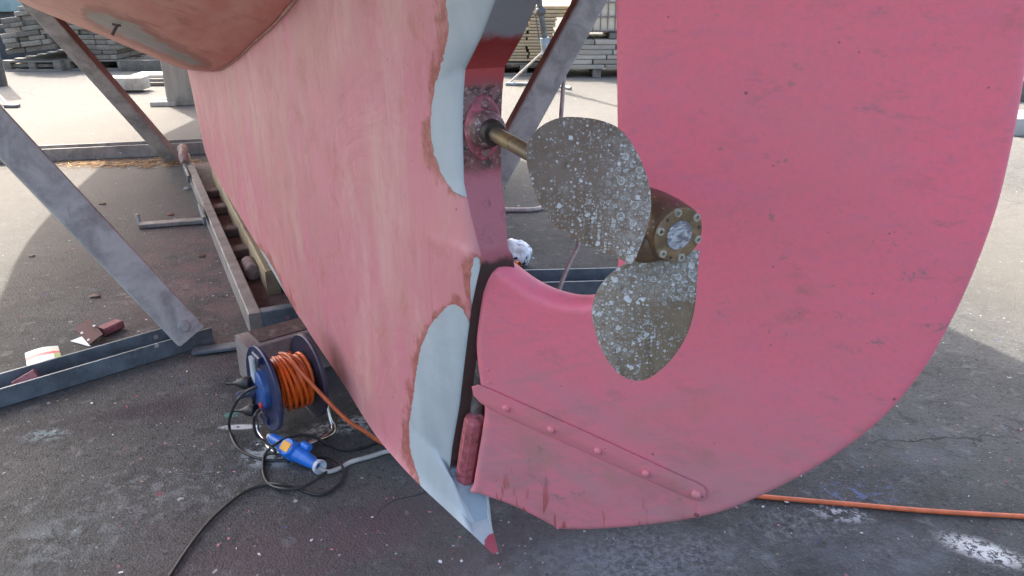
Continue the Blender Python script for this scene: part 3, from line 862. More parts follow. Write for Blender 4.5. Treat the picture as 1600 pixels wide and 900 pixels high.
for I, fl_ in ((I1, 0), (I2, 1)):
    for r in range(len(prof)-1):
        for i in range(NR):
            j = (i+1) % NR; q = (I[r][i], I[r][j], I[r+1][j], I[r+1][i]); fs.append(q)
    fs.append(tuple(I[-1]))
for i in range(NR):
    j = (i+1) % NR; fs.append((I1[0][i], I1[0][j], I2[0][j], I2[0][i]))
rud = mesh('rudder', vs, fs, M_rud, boat, angle=0)
bm = bmesh.new(); bm.from_mesh(rud.data); bmesh.ops.remove_doubles(bm, verts=bm.verts, dist=.00005)
bmesh.ops.recalc_face_normals(bm, faces=bm.faces); bm.to_mesh(rud.data); bm.free()
wn = rud.modifiers.new('wn', 'WEIGHTED_NORMAL'); wn.mode = 'FACE_AREA'; wn.weight = 90
def rudface(px, py, off=0):
    """point on the port face of the tapered blade"""
    P = onrud(px, py)
    for _ in range(4):
        h = half(P)-.030+off; P = onrud(px, py, h)
    return P
def plate(outline, t0, t1, bev=.002):
    lo = [rudface(x, y, t0) for x, y in outline]; c = sum(lo, V())/len(lo)
    hi = [rudface(x, y, t1-bev) for x, y in outline]; tp = []
    n = len(lo)
    for i, (x, y) in enumerate(outline):
        P = rudface(x, y, t1); a = lo[i-1]; b = lo[(i+1) % n]
        inw = rn.cross((b-a).normalized()); inw = inw if inw.dot(c-P) > 0 else -inw
        tp.append(P+inw*bev)
    vs = lo+hi+tp; fs = []
    for r in range(2):
        for i in range(n): fs.append((r*n+i, r*n+(i+1) % n, (r+1)*n+(i+1) % n, (r+1)*n+i))
    fs += [tuple(range(n))[::-1], tuple(range(2*n, 3*n))]
    return vs, fs
M_strap = M_rud
so = [(737, 604), (748, 601), (770, 610), (830, 637), (900, 668), (1000, 714), (1060, 742), (1088, 754), (1099, 760), (1104, 769), (1102, 778), (1094, 783), (1082, 781), (1050, 767), (960, 727), (880, 691), (810, 660), (770, 642), (750, 629), (740, 618)]
strap = MB().add(*plate(so, -.004, .0065, .0022)).obj('rudder_strap', M_rud, rud, angle=30)
for i, (x, y) in enumerate([(791, 637), (861, 671), (934, 704), (1009, 739), (1088, 772)]):
    P = rudface(x, y, .006); r_ = .0105 if i == 4 else .0085
    MB().add(*lathe(P, rn, [(0, r_), (.003, r_), (.0055, r_*.82), (.007, r_*.45), (.0072, r_*.1)], 10 if i % 2 else 12)).obj('strap_bolt', M_rud, rud, angle=55)
P = rudface(1088, 804, -.001)
MB().add(*lathe(P, rn, [(0, .005), (.0016, .0048), (.0016, .003), (-.0005, .0028), (-.0005, .001)], 16)).obj('screw_plug', M_maroon, rud)
for (x, y) in ((762, 577), (764, 597)):
    P = rudface(x, y, -.002); MB().add(*lathe(P, rn, [(0, .0045), (.003, .0042), (.0038, .0025), (.0038, .001)], 14)).obj('rivet', M_rud, rud)
# heel fitting: painted half round with a flat top under the pintle
h0 = oncl(742, 650, .008); h1 = oncl(724, 768, .008)
dh = (h1-h0).normalized()
MB().add(*lathe(h0+aftd*.0, dh, [(0, .010), (.004, .019), (.010, .023), (.09, .0245), ((h1-h0).length-.03, .024), ((h1-h0).length-.01, .019), ((h1-h0).length, .008)], 9)).obj('heel_fitting', crusty('heel_paint', (.33, .075, .085), (.42, .11, .13), (.46, .17, .17)), boat, angle=25)
p0 = oncl(752, 560, .0); p1 = oncl(742, 655, .0)
MB().add(*lathe(p0, p1-p0, [(0, .013), ((p1-p0).length, .013)], 20)).obj('pintle', simple('dull_pintle', (.17, .155, .14), .5, .4, 60, .2), boat)

# ---------------------------------------------------------------- cradle
cradle = thing('boat_cradle', bp(1.6, 0, 0), 'grey steel boat cradle of open channels and slanting struts under the pink keel', 'cradle')
# keel trough: two rails, end plates and a pan
tz = .10
r0o = onz(388, 491, tz); r1o = onz(284, 240, tz)
r0i = onz(408, 490, tz)
ax = (r1o-r0o).normalized(); sd = V((ax.y, -ax.x, 0)); sd = sd if sd.x > 0 else -sd
wr = .045
L = (r1o-r0o).length
def railbox(o, w):
    return prism([(-.0, -tz+.002), (w, -tz+.002), (w, -.003), (w-.003, 0), (.003, 0), (0, -.003)], o, o+ax*L, sd, UPZ)
MB().add(*railbox(r0o, wr)).obj('trough_rail', M_rail, cradle)
MB().add(*railbox(r0o+sd*.40, wr)).obj('trough_rail', M_rail, cradle)
e0 = r0o-ax*.0
MB().add(*prism([(0, -tz+.003), (.045, -tz+.003), (.045, -.005), (.042, -.002), (.003, -.002), (0, -.005)], r0o+sd*(wr+.001), r0o+sd*.399, ax, UPZ)).obj('end_plate', M_galvd, cradle)
pn = [r0o+sd*.046, r0o+sd*.399, r0o+sd*.399+ax*L, r0o+sd*.046+ax*L]
MB().add([V((p.x, p.y, .022)) for p in pn]+[V((p.x, p.y, .006)) for p in pn], [(0, 1, 2, 3), (7, 6, 5, 4), (0, 4, 5, 1), (1, 5, 6, 2), (2, 6, 7, 3), (3, 7, 4, 0)]).obj('trough_pan', M_pan, cradle)
for (px, py, l) in ((293, 270, .34), (318, 335, .26)):
    P = onz(px, py, .085)-sd*.006
    MB().add(*bar(P-ax*l*.5, P+ax*l*.5, .014, .045, UPZ, .002)).obj('clamp_tab', M_galvd, cradle)
# rolled rag-like weld knob at the far corner
K = onz(288, 243, .10)
MB().add(*tube([K+V((-.03, .05, .03)), K+V((0, 0, .045)), K+V((.06, -.16, .03)), K+V((.09, -.22, .0))], lambda t: .034-.008*t, 12)).obj('corner_pin', simple('pinkish_rust', (.33, .25, .23), .7, .35, 40, 0, .004, grime=(.22, .1, .09)), cradle)
# U channel arms
def channel(name, a0, a1, w, h, t, mat):
    d = (a1-a0).normalized(); x = V((d.y, -d.x, 0)); 
    if x.y > 0: x = -x                                              # x points to the viewer
    pr = [(0, 0), (w, 0), (w, h), (w-t, h), (w-t, t), (t, t), (t, h), (0, h)]
    pr = [(-a, b) for a, b in pr]
    return MB().add(*prism([(p[0]+0, p[1]+.003) for p in pr], a0, a1, x, UPZ)).obj(name, mat, cradle, smooth=False)
arm0 = onz(-30, 648); arm1 = onz(335, 537)
channel('cross_channel', arm0+(arm0-arm1).normalized()*.6, arm1, .12, .062, .007, M_galvd)
sb0 = onz(640, 478); sb1 = onz(1080, 466)
channel('cross_channel', sb0, sb1, .15, .085, .007, M_galvd)
fr0 = onz(-60, 259); fr1 = onz(340, 240)
channel('cross_channel', fr0+(fr0-fr1).normalized()*.8, fr1, .14, .085, .01, M_rail)
channel('cross_channel', onz(345, 240), onz(345, 240)+PT*-1.2, .14, .085, .01, M_rail)
# link strip from arm to trough
MB().add(*bar(onz(300, 549, .012), onz(402, 536, .012), .05, .012, UPZ, .002)).obj('link_strip', M_galvd, cradle)
# struts
def strut(b, topp, w, th, tilt, extra, bolt=None, mat=M_galv, edge=None):
    d = (topp-b).normalized(); tp = topp+d*extra
    v = CAM-(b+topp)/2; v = (v-d*v.dot(d)).normalized(); e = d.cross(v).normalized()
    n = (v+e*tilt).normalized()
    vv, f = bar(b, tp, w, th, n, .005)
    o = mesh('strut', vv, f, [mat, edge or mat], cradle)
    x = d.cross(n)
    for p in o.data.polygons:
        if abs(p.normal.dot(x)) > .8: p.material_index = 1
    if bolt is not None:
        P = b+d*bolt+n*(th/2)
        MB().add(*lathe(P, n, [(-.002, .022), (.006, .022), (.009, .018), (.009, .008)], 6)).obj('strut_bolt', mat, o)
    return o
sA = ont(298, 524, 2.72); sB = ont(-10, 196, 2.36)
strut(sA, sB, .104, .05, .12, .75, .045)
fA = ont(268, 246, 5.55); fB = ont(58, 8, 4.35)
strut(fA+(fA-fB).normalized()*.04, fB, .098, .075, -.55, .5, .08, M_galv, M_rustside)
gA = ont(742, 330, 3.15); gB = ont(922, 0, 2.95)
strut(gA+(gA-gB)*.25, gB, .105, .06, .42, .5, None, M_galv, M_rustside)

# ---------------------------------------------------------------- keel blocks
def longbox(name, a, b, w, h, mat, label, cat, group=None, up=UPZ, r=.006):
    v, f = bar(a, b, w, h, up, r)
    c = (a+b)/2; loc = V((c.x, c.y, min(x.z for x in v)))
    o = mesh(name, v, f, mat, None, loc); return props(o, label, cat, group)
q0 = onz(413, 424, .13); q1 = onz(329, 262, .13)
off = sd*.03-UPZ*.055
longbox('bearing_plank', q0+off, q1+off, .055, .11, M_plankw, 'long yellowed plank on edge lying in the steel trough beside the keel', 'plank')
k0 = onz(388, 545, .15); 
ath = (onz(470, 522, .15)-k0).normalized(); perp = V((-ath.y, ath.x, 0))
kb = thing('keel_block', k0+ath*.2, 'heavy grey timber keel block with a tarred black top behind the cable reel', 'timber block')
MB().add(*prism([(-.0, 0), (.13, 0), (.13, .148), (.127, .15), (.003, .15), (0, .148)], V((k0.x, k0.y, 0)), V((k0.x, k0.y, 0))+ath*.42, perp, UPZ)).obj('timber', M_block, kb)
MB().add(*prism([(.02, .1495), (.12, .1495), (.12, .1535), (.02, .1535)], V((k0.x, k0.y, 0))+ath*.045, V((k0.x, k0.y, 0))+ath*.40, perp, UPZ)).obj('tarred_pad', M_tar, kb)
for i, (px, py) in enumerate(((335, 300), (345, 325), (358, 360), (372, 392))):
    c = onz(px, py, .05)
    a = c-sd*.05; b = c+sd*.26
    longbox('cross_sleeper', V((a.x, a.y, .045)), V((b.x, b.y, .045)), .075+.008*(i % 2), .045, M_sleeper, 'dark red-stained sleeper laid across the trough under the keel', 'sleeper', 'dark sleepers across the steel trough')
c = onz(392, 420, .055)
rl = MB().add(*lathe(V((c.x, c.y, .058))-ax*.07, ax, [(0, .012), (.003, .03), (.01, .036), (.10, .036), (.14, .034), (.146, .028), (.146, .01)], 20)).obj('paint_roller', simple('dirty_nap', (.21, .15, .14), .9, .4, 60, 0, .004, grime=(.30, .26, .24)), None, V((c.x, c.y, .022)))
props(rl, 'fat dirty paint roller sleeve lying in the trough next to the yellowed plank', 'paint roller')

# strip of timber lying on the asphalt left of the trough
a, b = onz(218, 352, .015), onz(322, 344, .015)
fs_ = thing('flat_batten', (a+b)/2-V((0, 0, .015)), 'flat dusty batten with a bent end lying left of the steel trough', 'batten')
MB().add(*bar(a, b, .06, .02, UPZ, .003)).obj('strip', M_rail, fs_)
MB().add(*bar(onz(218, 350, .0), onz(218, 350, .0)+V((-.005, .0, .055)), .02, .014, V((0, 1, 0)), .002)).obj('bent_end', M_galv, fs_)

# ---------------------------------------------------------------- cable reel
RC1 = onz(413, 606, .165); nrm = V((-.80, -.60, .02)).normalized()
RC1.z = .165
RD = .128
RC2 = RC1-nrm*.135
reel = thing('cable_reel', V((RC1.x, RC1.y, 0))-nrm*.06, 'dark blue cable reel wound with orange cable, standing beside the keel', 'cable reel')
def disc(c, n, r, mat, name):
    o = MB().add(*lathe(c, n, [(-.004, r*.2), (-.004, r-.008), (-.007, r-.004), (-.004, r), (.004, r), (.007, r-.004), (.004, r-.009), (.004, r*.2)], 56)).obj(name, mat, reel, angle=40); return o
d1 = disc(RC1, nrm, RD, M_blue, 'front_disc'); d2 = disc(RC2, nrm, RD, M_navy, 'rear_disc')
MB().add(*lathe(RC2, nrm, [(.004, .052), (.131, .052)], 32)).obj('drum', M_black, reel)
_, rx, ry = frame(nrm)
mb = MB(); pts = []
turns = 8
for i in range(turns*20+1):
    a = 2*math.pi*i/20; u = i/(turns*20)
    rr = .069+.0028*math.sin(u*37)
    pts.append(RC2+nrm*(.014+.092*u+.004*math.sin(a*.93+2))+rx*(rr*math.cos(a))+ry*(rr*math.sin(a)))
mb.add(*tube(pts, .0058, 8, 1, smooth=False))
pts = []
for i in range(5*20+1):
    a = -2*math.pi*i/20+1; u = i/100
    rr = .079+.004*math.sin(u*29)
    pts.append(RC2+nrm*(.024+.066*u+.012*math.sin(a*1.07+1))+rx*(rr*math.cos(a))+ry*(rr*math.sin(a)))
mb.add(*tube(pts, .0058, 8, 1, smooth=False))
mb.obj('wound_cable', M_orange, reel)
f0 = RC1+nrm*.004
def onf(x, y, h=0): return f0+nrm*h+(-rx if rx.dot(V((1, 0, 0))) < 0 else rx)*x+UPZ*y
MB().add(*lathe(f0, nrm, [(0, .060), (.014, .058), (.018, .052), (.019, .02)], 36)).obj('socket_dome', M_blue2, d1)
for (x, y) in ((.0, .100), (.0, -.098)):
    c = onf(x, y); MB().add(*bar(c-rx*.026, c+rx*.026, .022, .022, nrm, .004)).obj('lock_tab', M_blue, d1)
c = onf(-.018, .058, .014); MB().add(*bar(c-UPZ*.038, c+UPZ*.038, .03, .012, nrm, .004)).obj('rating_label', M_label, d1)
c = onf(.03, -.035, .02); MB().add(*lathe(c, nrm, [(0, .009), (.004, .009), (.006, .006)], 16)).obj('red_button', M_red, d1)
c = onf(-.03, -.018, .018); MB().add(*lathe(c, nrm, [(-.004, .02), (.012, .02), (.014, .012), (.045, .011), (.05, .008)], 18)).obj('winding_knob', M_blue, d1)
# chromed tube stand
def gpt(px, py, z): return onz(px, py, z)
s1 = V((RC1.x, RC1.y, 0))+nrm*.028; s2 = V((RC2.x, RC2.y, 0))-nrm*.028
xx = rx if rx.x > 0 else -rx
mb = MB()
xx = V((xx.x, xx.y, 0)).normalized()
mb.add(*tube([s1+xx*-.02+V((0, 0, .17)), s1-xx*.035+V((0, 0, .09)), s1-xx*.03+V((0, 0, .025)), s1+xx*.03+V((0, 0, .010)), s1+xx*.08+V((0, 0, .009)), s1+xx*.11-nrm*.03+V((0, 0, .009)), s2+xx*.11+nrm*.03+V((0, 0, .009)), s2+xx*.08+V((0, 0, .009)), s2+xx*.06+V((0, 0, .03)), s2+xx*.03+V((0, 0, .12)), s2+V((0, 0, .17))], .0075, 12))
mb.obj('tube_stand', M_chrome, reel)

# adapters plugged into the reel
def plugin(c, axis, l, label, knob=False):
    o = thing('mains_plug', c, label, 'plug', None)
    MB().add(*lathe(c, axis, [(0, .018), (.012, .019), (.02, .018), (.03, .014), (l-.01, .008), (l, .005)], 18)).obj('plug_body', M_black, o)
    MB().add(*lathe(c, axis, [(l-.002, .0048), (l+.022, .004)], 12)).obj('cable_sleeve', M_black, o)
    return o
pa = onf(-.02, .018, .028); plugin(pa, (nrm+xx*-.9-UPZ*.15).normalized(), .05, 'upper black mains plug pushed into the socket of the blue reel')
pb = onf(-.005, -.066, .028); plugin(pb, (nrm*.8-xx*.9-UPZ*.2).normalized(), .05, 'lower black mains plug pushed into the socket of the blue reel')

# ---------------------------------------------------------------- cables
def cable(name, pts, r, mat, label, cat='cable', k=10, n=10):
    v, f = tube(pts, r, n, k); c = sum(pts, V())/len(pts)
    o = mesh(name, v, f, mat, None, V((c.x, c.y, 0))); return props(o, label, cat)
def gp(lst, z): return [onz(x, y, (p[0] if p else z)) for x, y, *p in lst]
ta = RC2+nrm*.07+UPZ*.078
cable('orange_cable', [RC2+nrm*.06+xx*-.05+UPZ*.068, RC2+nrm*.058+xx*.015+UPZ*.0865, RC2+nrm*.052+xx*.075+UPZ*.062, onz(535, 650, .10), onz(570, 674, .05), onz(603, 694, .012), onz(700, 730, .008), onz(900, 752, .007), onz(1100, 768, .007), onz(1225, 779, .007), onz(1330, 788, .007), onz(1460, 799, .007), onz(1620, 808, .007), onz(1800, 816, .007)], .0062, M_orange2, 'orange cable running from the reel under the keel and out across the asphalt')
pe = pa+(nrm-xx*.9).normalized()*.06
cable('black_cable', [ont(402, 604, 2.0), ont(385, 612, 2.0), ont(367, 632, 2.02), onz(358, 665, .03), onz(372, 700, .006), onz(410, 718, .006), onz(450, 719, .006), onz(490, 716, .007), onz(520, 716, .02), onz(537, 735, .008), onz(528, 758, .006), onz(500, 773, .006), onz(465, 764, .006), onz(440, 757, .016), onz(415, 757, .006), onz(380, 770, .006), onz(340, 802, .006), onz(310, 835, .006), onz(275, 885, .006), onz(240, 945, .006), onz(215, 1010, .006)], .0042, M_black, 'thin black cable looping from the reel round the blue connector and off towards the viewer')
cable('black_cable', [ont(405, 640, 2.0), ont(397, 655, 2.0), onz(402, 680, .06), onz(430, 705, .05), onz(455, 725, .035), onz(485, 735, .036)][:4]+[onz(415, 712, .01), onz(411, 735, .006), onz(420, 756, .007), onz(445, 764, .016), onz(475, 760, .016), onz(505, 742, .012), onz(518, 728, .012), onz(505, 716, .012)][:7], .0042, M_black, 'second black cable dropping from the lower plug of the reel to the ground')
cable('black_cable', [onz(411, 735, .006), onz(413, 712, .02), onz(428, 696, .05), onz(455, 683, .05), onz(485, 681, .04), onz(510, 693, .012), onz(535, 703, .006), onz(565, 700, .006), onz(600, 688, .006), onz(640, 676, .006)], .0042, M_black, 'black cable arching over the blue connector and running under the pink keel')
cable('white_cable', [onz(498, 731, .02), onz(512, 737, .010), onz(530, 732, .008), onz(548, 722, .008), onz(580, 713, .008), onz(612, 704, .008), onz(700, 690, .008), onz(800, 680, .008)], .0065, M_white, 'off-white cable leading from the blue connector under the keel')
# blue industrial connector
c0_ = onz(424, 684, .032); c1_ = onz(497, 728, .028); da = (c1_-c0_).normalized(); Lc = (c1_-c0_).length
con = thing('cable_connector', (c0_+c1_)/2-V((0, 0, .03)), 'bright blue round cable connector with amber sticker on the asphalt by the reel', 'connector')
MB().add(*lathe(c0_, da, [(-.004, .011), (.004, .015), (.02, .017), (.055, .021), (.075, .025), (.085, .028), (.115, .028), (.118, .024), (Lc*.78, .02), (Lc-.012, .015), (Lc, .013)], 28)).obj('connector_body', M_plug, con)
MB().add(*lathe(c0_-da*.016, da, [(0, .006), (.004, .009), (.016, .0095)], 18)).obj('end_gland', M_white, con)
mid = onz(462, 711, .06)
upn = (CAM-mid); upn = (upn-da*upn.dot(da)).normalized()
cm = c0_+da*.098
MB().add(*lathe(cm+upn*.012, upn, [(0, .026), (.016, .026), (.020, .023), (.0205, .01)], 28)).obj('hinged_lid', M_plug, con)
u2 = da.cross(upn).normalized()
MB().add(*bar(cm+upn*.0335-da*.016, cm+upn*.0335+da*.016, .026, .0015, upn, .0005)).obj('sticker', M_sticker, con)
MB().add(*lathe(cm-u2*.028+da*.02+upn*.002, da, [(0, .008), (.004, .012), (.03, .012), (.034, .008)], 16)).obj('latch', M_plug, con)
MB().add(*lathe(c1_-da*.006, da, [(0, .015), (.004, .019), (.016, .021), (.018, .0195), (.010, .013), (.006, .008)], 24)).obj('cable_nut', M_collar, con)

# ---------------------------------------------------------------- litter on the left
def sheet(name, px, z, mat, label, cat, curl=.0, th=.0012, nz=6):
    """four pixel corners -> slightly curled sheet with thickness"""
    cs = [onz(x, y, zz) for (x, y), zz in zip(px, z)]
    N = 10; vs = []; uv = []
    for sidez in (0, th):
        for i in range(N+1):
            for j in range(N+1):
                u, v = i/N, j/N
                P = (cs[0]*(1-u)+cs[1]*u)*(1-v)+(cs[3]*(1-u)+cs[2]*u)*v
                P = P+V((0, 0, sidez+curl*(math.sin(u*3.1)*.6+.3*math.sin(v*5+1)*u)))
                P.z = max(P.z, .0015+sidez); vs.append(P); uv.append((u, v))
    K = (N+1)**2; fs = []
    for i in range(N):
        for j in range(N):
            a = i*(N+1)+j; q = (a, a+1, a+N+2, a+N+1); fs.append(q[::-1]); fs.append([x+K for x in q])
    for i in range(N):
        for (a, b) in ((i*(N+1), (i+1)*(N+1)), (i*(N+1)+N, (i+1)*(N+1)+N), (i, i+1), (N*(N+1)+i, N*(N+1)+i+1)): fs.append((a, b, b+K, a+K))
    c = sum(cs, V())/4
    o = mesh(name, vs, fs, mat, None, V((c.x, c.y, 0)), angle=30); props(o, label, cat)
    ul = o.data.uv_layers.new(name='UVMap')
    for lp in o.data.loops: ul.data[lp.index].uv = uv[lp.vertex_index]
    return o
sheet('emery_paper', [(115, 513), (141, 499), (161, 522), (141, 538)], (.012, .05, .035, .01), M_emery, 'brown square of abrasive paper with punched holes tilted on the asphalt', 'abrasive paper', .004)
for (x, y, z) in ((128, 520, .027), (147, 508, .046), (137, 531, .020)):
    pass
hol = bpy.data.objects['emery_paper']
for (x, y, z) in ((128, 520, .031), (147, 509, .047), (138, 531, .022)):
    c = onz(x, y, z); MB().add(*lathe(c, V((0, -.35, 1)), [(-.001, .005), (.0012, .005), (.0014, .002)], 14)).obj('punched_hole', M_paperback, hol)
sheet('paper_scrap', [(110, 533), (128, 526), (141, 541), (138, 541)], (.003, .01, .006, .004), M_paperback, 'white paper scrap poking out under the brown abrasive sheet', 'paper')
a, b = onz(158, 518, .02), onz(187, 505, .02)
longbox('sanding_block', a, b, .05, .03, M_redgrey, 'red-dusted wooden sanding block beside the brown abrasive sheet', 'sanding block')
sheet('paper_packet', [(43, 577), (97, 562), (91, 541), (39, 553)], (.012, .012, .03, .02), M_packet, 'torn white, red and green printed packet lying against the steel channel', 'packet', .012, .003)
a, b = onz(26, 608, .02), onz(60, 588, .055)
longbox('wood_offcut', a, b, .055, .016, M_redgrey, 'reddish wood offcut leaning inside the open steel channel', 'offcut', r=.003, up=V((.2, -.8, .5)))
# lumps
def lump(px, py, r, mat, label, name='foam_lump', cat='lump', group=None, fl=.6):
    c = onz(px, py, 0); bm = bmesh.new(); r *= .62; bmesh.ops.create_icosphere(bm, subdivisions=3, radius=r)
    for v in bm.verts:
        k = 1+.45*mnoise.noise(v.co*(1.6/r)+V((px, py, 0)))
        v.co = V((v.co.x*k*1.3, v.co.y*k, max(-r*.3, v.co.z*k*fl)))+c+V((0, 0, r*.3))
    bm.verts.index_update()
    o = mesh(name, [v.co for v in bm.verts], [[v.index for v in f.verts] for f in bm.faces], mat, None, c, angle=0); bm.free()
    return props(o, label, cat, group)
M_lo = simple('rusty_crumb', (.27, .13, .085), .9, .4, 50)
lump(314, 401, .022, M_foam, 'largest tan crumb of foam lying left of the trough', fl=.8)
lump(266, 336, .022, M_lo, 'orange-brown crumb beside the flat batten', fl=.5)
lump(160, 319, .028, M_foam, 'flat brown scrap in the shade behind the near strut', fl=.3)
lump(292, 296, .028, M_concrete, 'grey stone lying against the trough rail', 'small_stone', 'stone', fl=.5)
lump(148, 464, .026, M_foam, 'thin brown scrap in front of the near strut', fl=.3)
lump(50, 401, .02, M_foam, 'brown crumb near the edge of the hull shadow at left', fl=.4)
lump(786, 294, .022, M_black, 'small black knob lying on the asphalt behind the shaft', 'rubber_knob', 'knob', fl=.8)
# bag and tube behind the rudder post
bc = onz(806, 412, .0)+V((-.01, -.01, 0))
bm = bmesh.new(); bmesh.ops.create_icosphere(bm, subdivisions=5, radius=1)
for v in bm.verts:
    d = v.co.normalized(); k = 1+.16*mnoise.noise(d*2.3+V((3, 1, 4)))+.09*abs(mnoise.noise(d*4))+.015*mnoise.noise(d*11)
    v.co = V((d.x*.08*k, d.y*.06*k, max(-.05, d.z*.07*k)))+bc+V((0, 0, .05))
bm.verts.index_update()
o = mesh('plastic_bag', [v.co for v in bm.verts], [[v.index for v in f.verts] for f in bm.faces], M_bag, None, bc, angle=0); bm.free()
props(o, 'crumpled white plastic bag with dark print on the asphalt behind the stern post', 'plastic bag')
t0, t1 = onz(786, 411, .035), onz(806, 416, .035)
t1 = t0+(t1-t0).normalized()*.085
tb = thing('paint_tube', V((t0.x, t0.y, 0)), 'small maroon tube with amber end lying in front of the white bag', 'tube')
MB().add(*lathe(t0, t1-t0, [(0, .024), (.004, .027), (.07, .027), (.072, .02)], 20)).obj('tube_body', M_maroon, tb)
MB().add(*lathe(t0, t1-t0, [(.068, .026), (.085, .026), (.086, .023), (.076, .021), (.076, .006)], 20)).obj('amber_end', M_amber, tb)
# thin cord hanging from the starboard strut, hose on the ground
cable('hanging_cord', [ont(884, 80, 3.1), ont(882, 110, 3.1), ont(879, 150, 3.1), ont(877, 200, 3.1), ont(886, 270, 3.12), ont(902, 340, 3.15), ont(904, 380, 3.15), ont(893, 405, 3.15), ont(880, 435, 3.15), ont(871, 465, 3.15), onz(868, 490, .01)], .0085, M_cord, 'pinkish cord hanging slack from the right-hand strut to the steel channel', 'cord')
cable('grey_hose', [onz(700, 318, .012), onz(760, 326, .012), onz(800, 328, .012), onz(835, 327, .012), onz(850, 322, .012), onz(880, 306, .012), onz(930, 296, .012), onz(1000, 292, .012)], .013, M_cord, 'pinkish grey hose lying on the asphalt behind the propeller', 'hose')

# ---------------------------------------------------------------- loose chips (stuff)
def scatter(name, spots, cols, mat_rough=.8, sz=(.002, .0065), stick=False):
    vs = []; fs = []; ci = []
    for (x, y) in spots:
        l = random.uniform(*sz); w = l*random.uniform(.35, .8) if not stick else l*.08; a = random.uniform(0, 6.28)
        h = random.uniform(.001, .004)
        k = len(vs); u = V((math.cos(a), math.sin(a), random.uniform(-.15, .15))); t = V((-math.sin(a), math.cos(a), random.uniform(-.2, .2)))
        c = V((x, y, h+.002)); m = random.choice((4, 5))
        pts = [c+u*(l*math.cos(6.28*i/m+.3)*random.uniform(.7, 1.1))+t*(w*math.sin(6.28*i/m+.3)*random.uniform(.7, 1.1)) for i in range(m)]
        for P in pts: P.z = max(P.z, .0015)
        vs += pts+[P+V((0, 0, .0015)) for P in pts]
        fs.append([k+m+i for i in range(m)]); ci.append(0)
        fs.append([k+i for i in range(m)][::-1]); ci.append(0)
        for i in range(m): fs.append((k+i, k+(i+1) % m, k+m+(i+1) % m, k+m+i)); ci.append(0)
        col = random.choices(range(len(cols)), [c_[1] for c_ in cols])[0]
        for q in range(m+2): ci[-1-q] = col
    o = mesh(name, vs, fs, [simple(name+'_paint', c_[0], mat_rough, .2, 80) for c_ in cols], smooth=False, fmats=ci)
    return props(o, kind='stuff')
spots = []
for _ in range(220):
    t = random.random()
    if t < .30: x, y = random.gauss(300, 70), random.gauss(410, 70)
    elif t < .62: x, y = random.gauss(600, 300), random.gauss(830, 60)
    elif t < .82: x, y = random.gauss(1330, 130), random.gauss(760, 70)
    else: x, y = random.uniform(0, 420), random.gauss(640, 120)
    P = onz(x, max(y, 260)); spots.append((P.x, P.y))
scatter('paint_chips', spots, [((.62, .61, .6), 3), ((.50, .17, .2), 3.2), ((.30, .05, .07), 1.6), ((.09, .10, .27), .8), ((.16, .26, .26), .5), ((.05, .045, .045), 1.6), ((.28, .2, .13), 1)])
sp2 = []
for _ in range(420):
    P = onz(random.gauss(175, 62), random.gauss(257, 3.5)); sp2.append((P.x, P.y))
for _ in range(160):
    P = onz(random.gauss(275, 25), random.gauss(252, 3)); sp2.append((P.x, P.y))
scatter('straw_litter', sp2, [((.42, .25, .11), 3), ((.52, .37, .2), 2), ((.22, .12, .06), 1.4)], .9, (.015, .05), True)

# ---------------------------------------------------------------- background
def stackbox(name, px0, py0, px1, py1, Y, depth, mat, label, cat, group=None, tilt=0, r=.006):
    a = ony(px0, py1, Y); b = ony(px1, py0, Y)
    w, h = b.x-a.x, b.z-a.z
    c = V(((a.x+b.x)/2, Y+depth/2, max(.0, a.z)))
    v, f = box(c, w, depth, h, 0, 0, r, ry=tilt)
    o = mesh(name, v, f, mat, None, c); return props(o, label, cat, group)
YB = 10.4
def pallet(name, px0, px1, Y, depth, label, h=.13):
    a, b = ony(px0, 108, Y), ony(px1, 108, Y); w = b.x-a.x
    t = thing(name, V(((a.x+b.x)/2, Y+depth/2, 0)), label, 'pallet')
    for k in range(3):
        x = a.x+.05+(w-.1)*k/2
        MB().add(*box(V((x, Y+depth/2, .022)), .09, depth, h-.044, r=.003)).obj('runner', M_pallet, t)
    for k in range(6):
        y = Y+.05+(depth-.1)*k/5
        MB().add(*box(V(((a.x+b.x)/2, y, h-.0215)), w, .10, .021, r=.002)).obj('top_board', M_pallet, t)
    for k in (0, 2.5, 5):
        y = Y+.05+(depth-.1)*k/5
        MB().add(*box(V(((a.x+b.x)/2, y, .0005)), w, .10, .021, r=.002)).obj('bottom_board', M_pallet, t)
    return h
GP = 'weathered planks stacked at the left of the yard'
def pile(x0, x1, Y, z0, rows, widths, tilt, lab, jit=.03, depth=1.4):
    z = z0
    for r_ in range(rows):
        h = random.uniform(.052, .07)
        xa, xb = x0+random.uniform(0, jit*3), x1-random.uniform(0, jit*4)
        if r_ > rows-3: xa += random.uniform(.1, .35)
        x = xa
        while x < xb-.05:
            w = random.choice(widths)*random.uniform(.85, 1.15); w = min(w, xb-x)
            if w < .05: break
            dy = random.uniform(-jit, jit)
            cx = x+w/2; zz = z+(cx-x0)*math.tan(tilt)
            v, f = box(V((cx, Y+depth/2+dy, zz)), w-.006, depth, h-.004, random.uniform(-.015, .015), 0, .009, ry=-tilt+random.uniform(-.008, .008))
            o = mesh('weathered_plank', v, f, M_greyplank, None, V((cx, Y+depth/2+dy, zz)))
            props(o, lab, 'plank', GP); x += w
        z += h
lx0, lx1 = ony(8, 100, YB).x, ony(97, 100, YB).x
mx0, mx1 = ony(100, 100, YB+.1).x, ony(192, 100, YB+.1).x
pallet('timber_pallet', 6, 96, YB, 1.4, 'old dark pallet under the leaning plank pile at far left')
pallet('timber_pallet', 99, 196, YB+.1, 1.4, 'old dark pallet under the middle plank pile, right of the leaning pile')
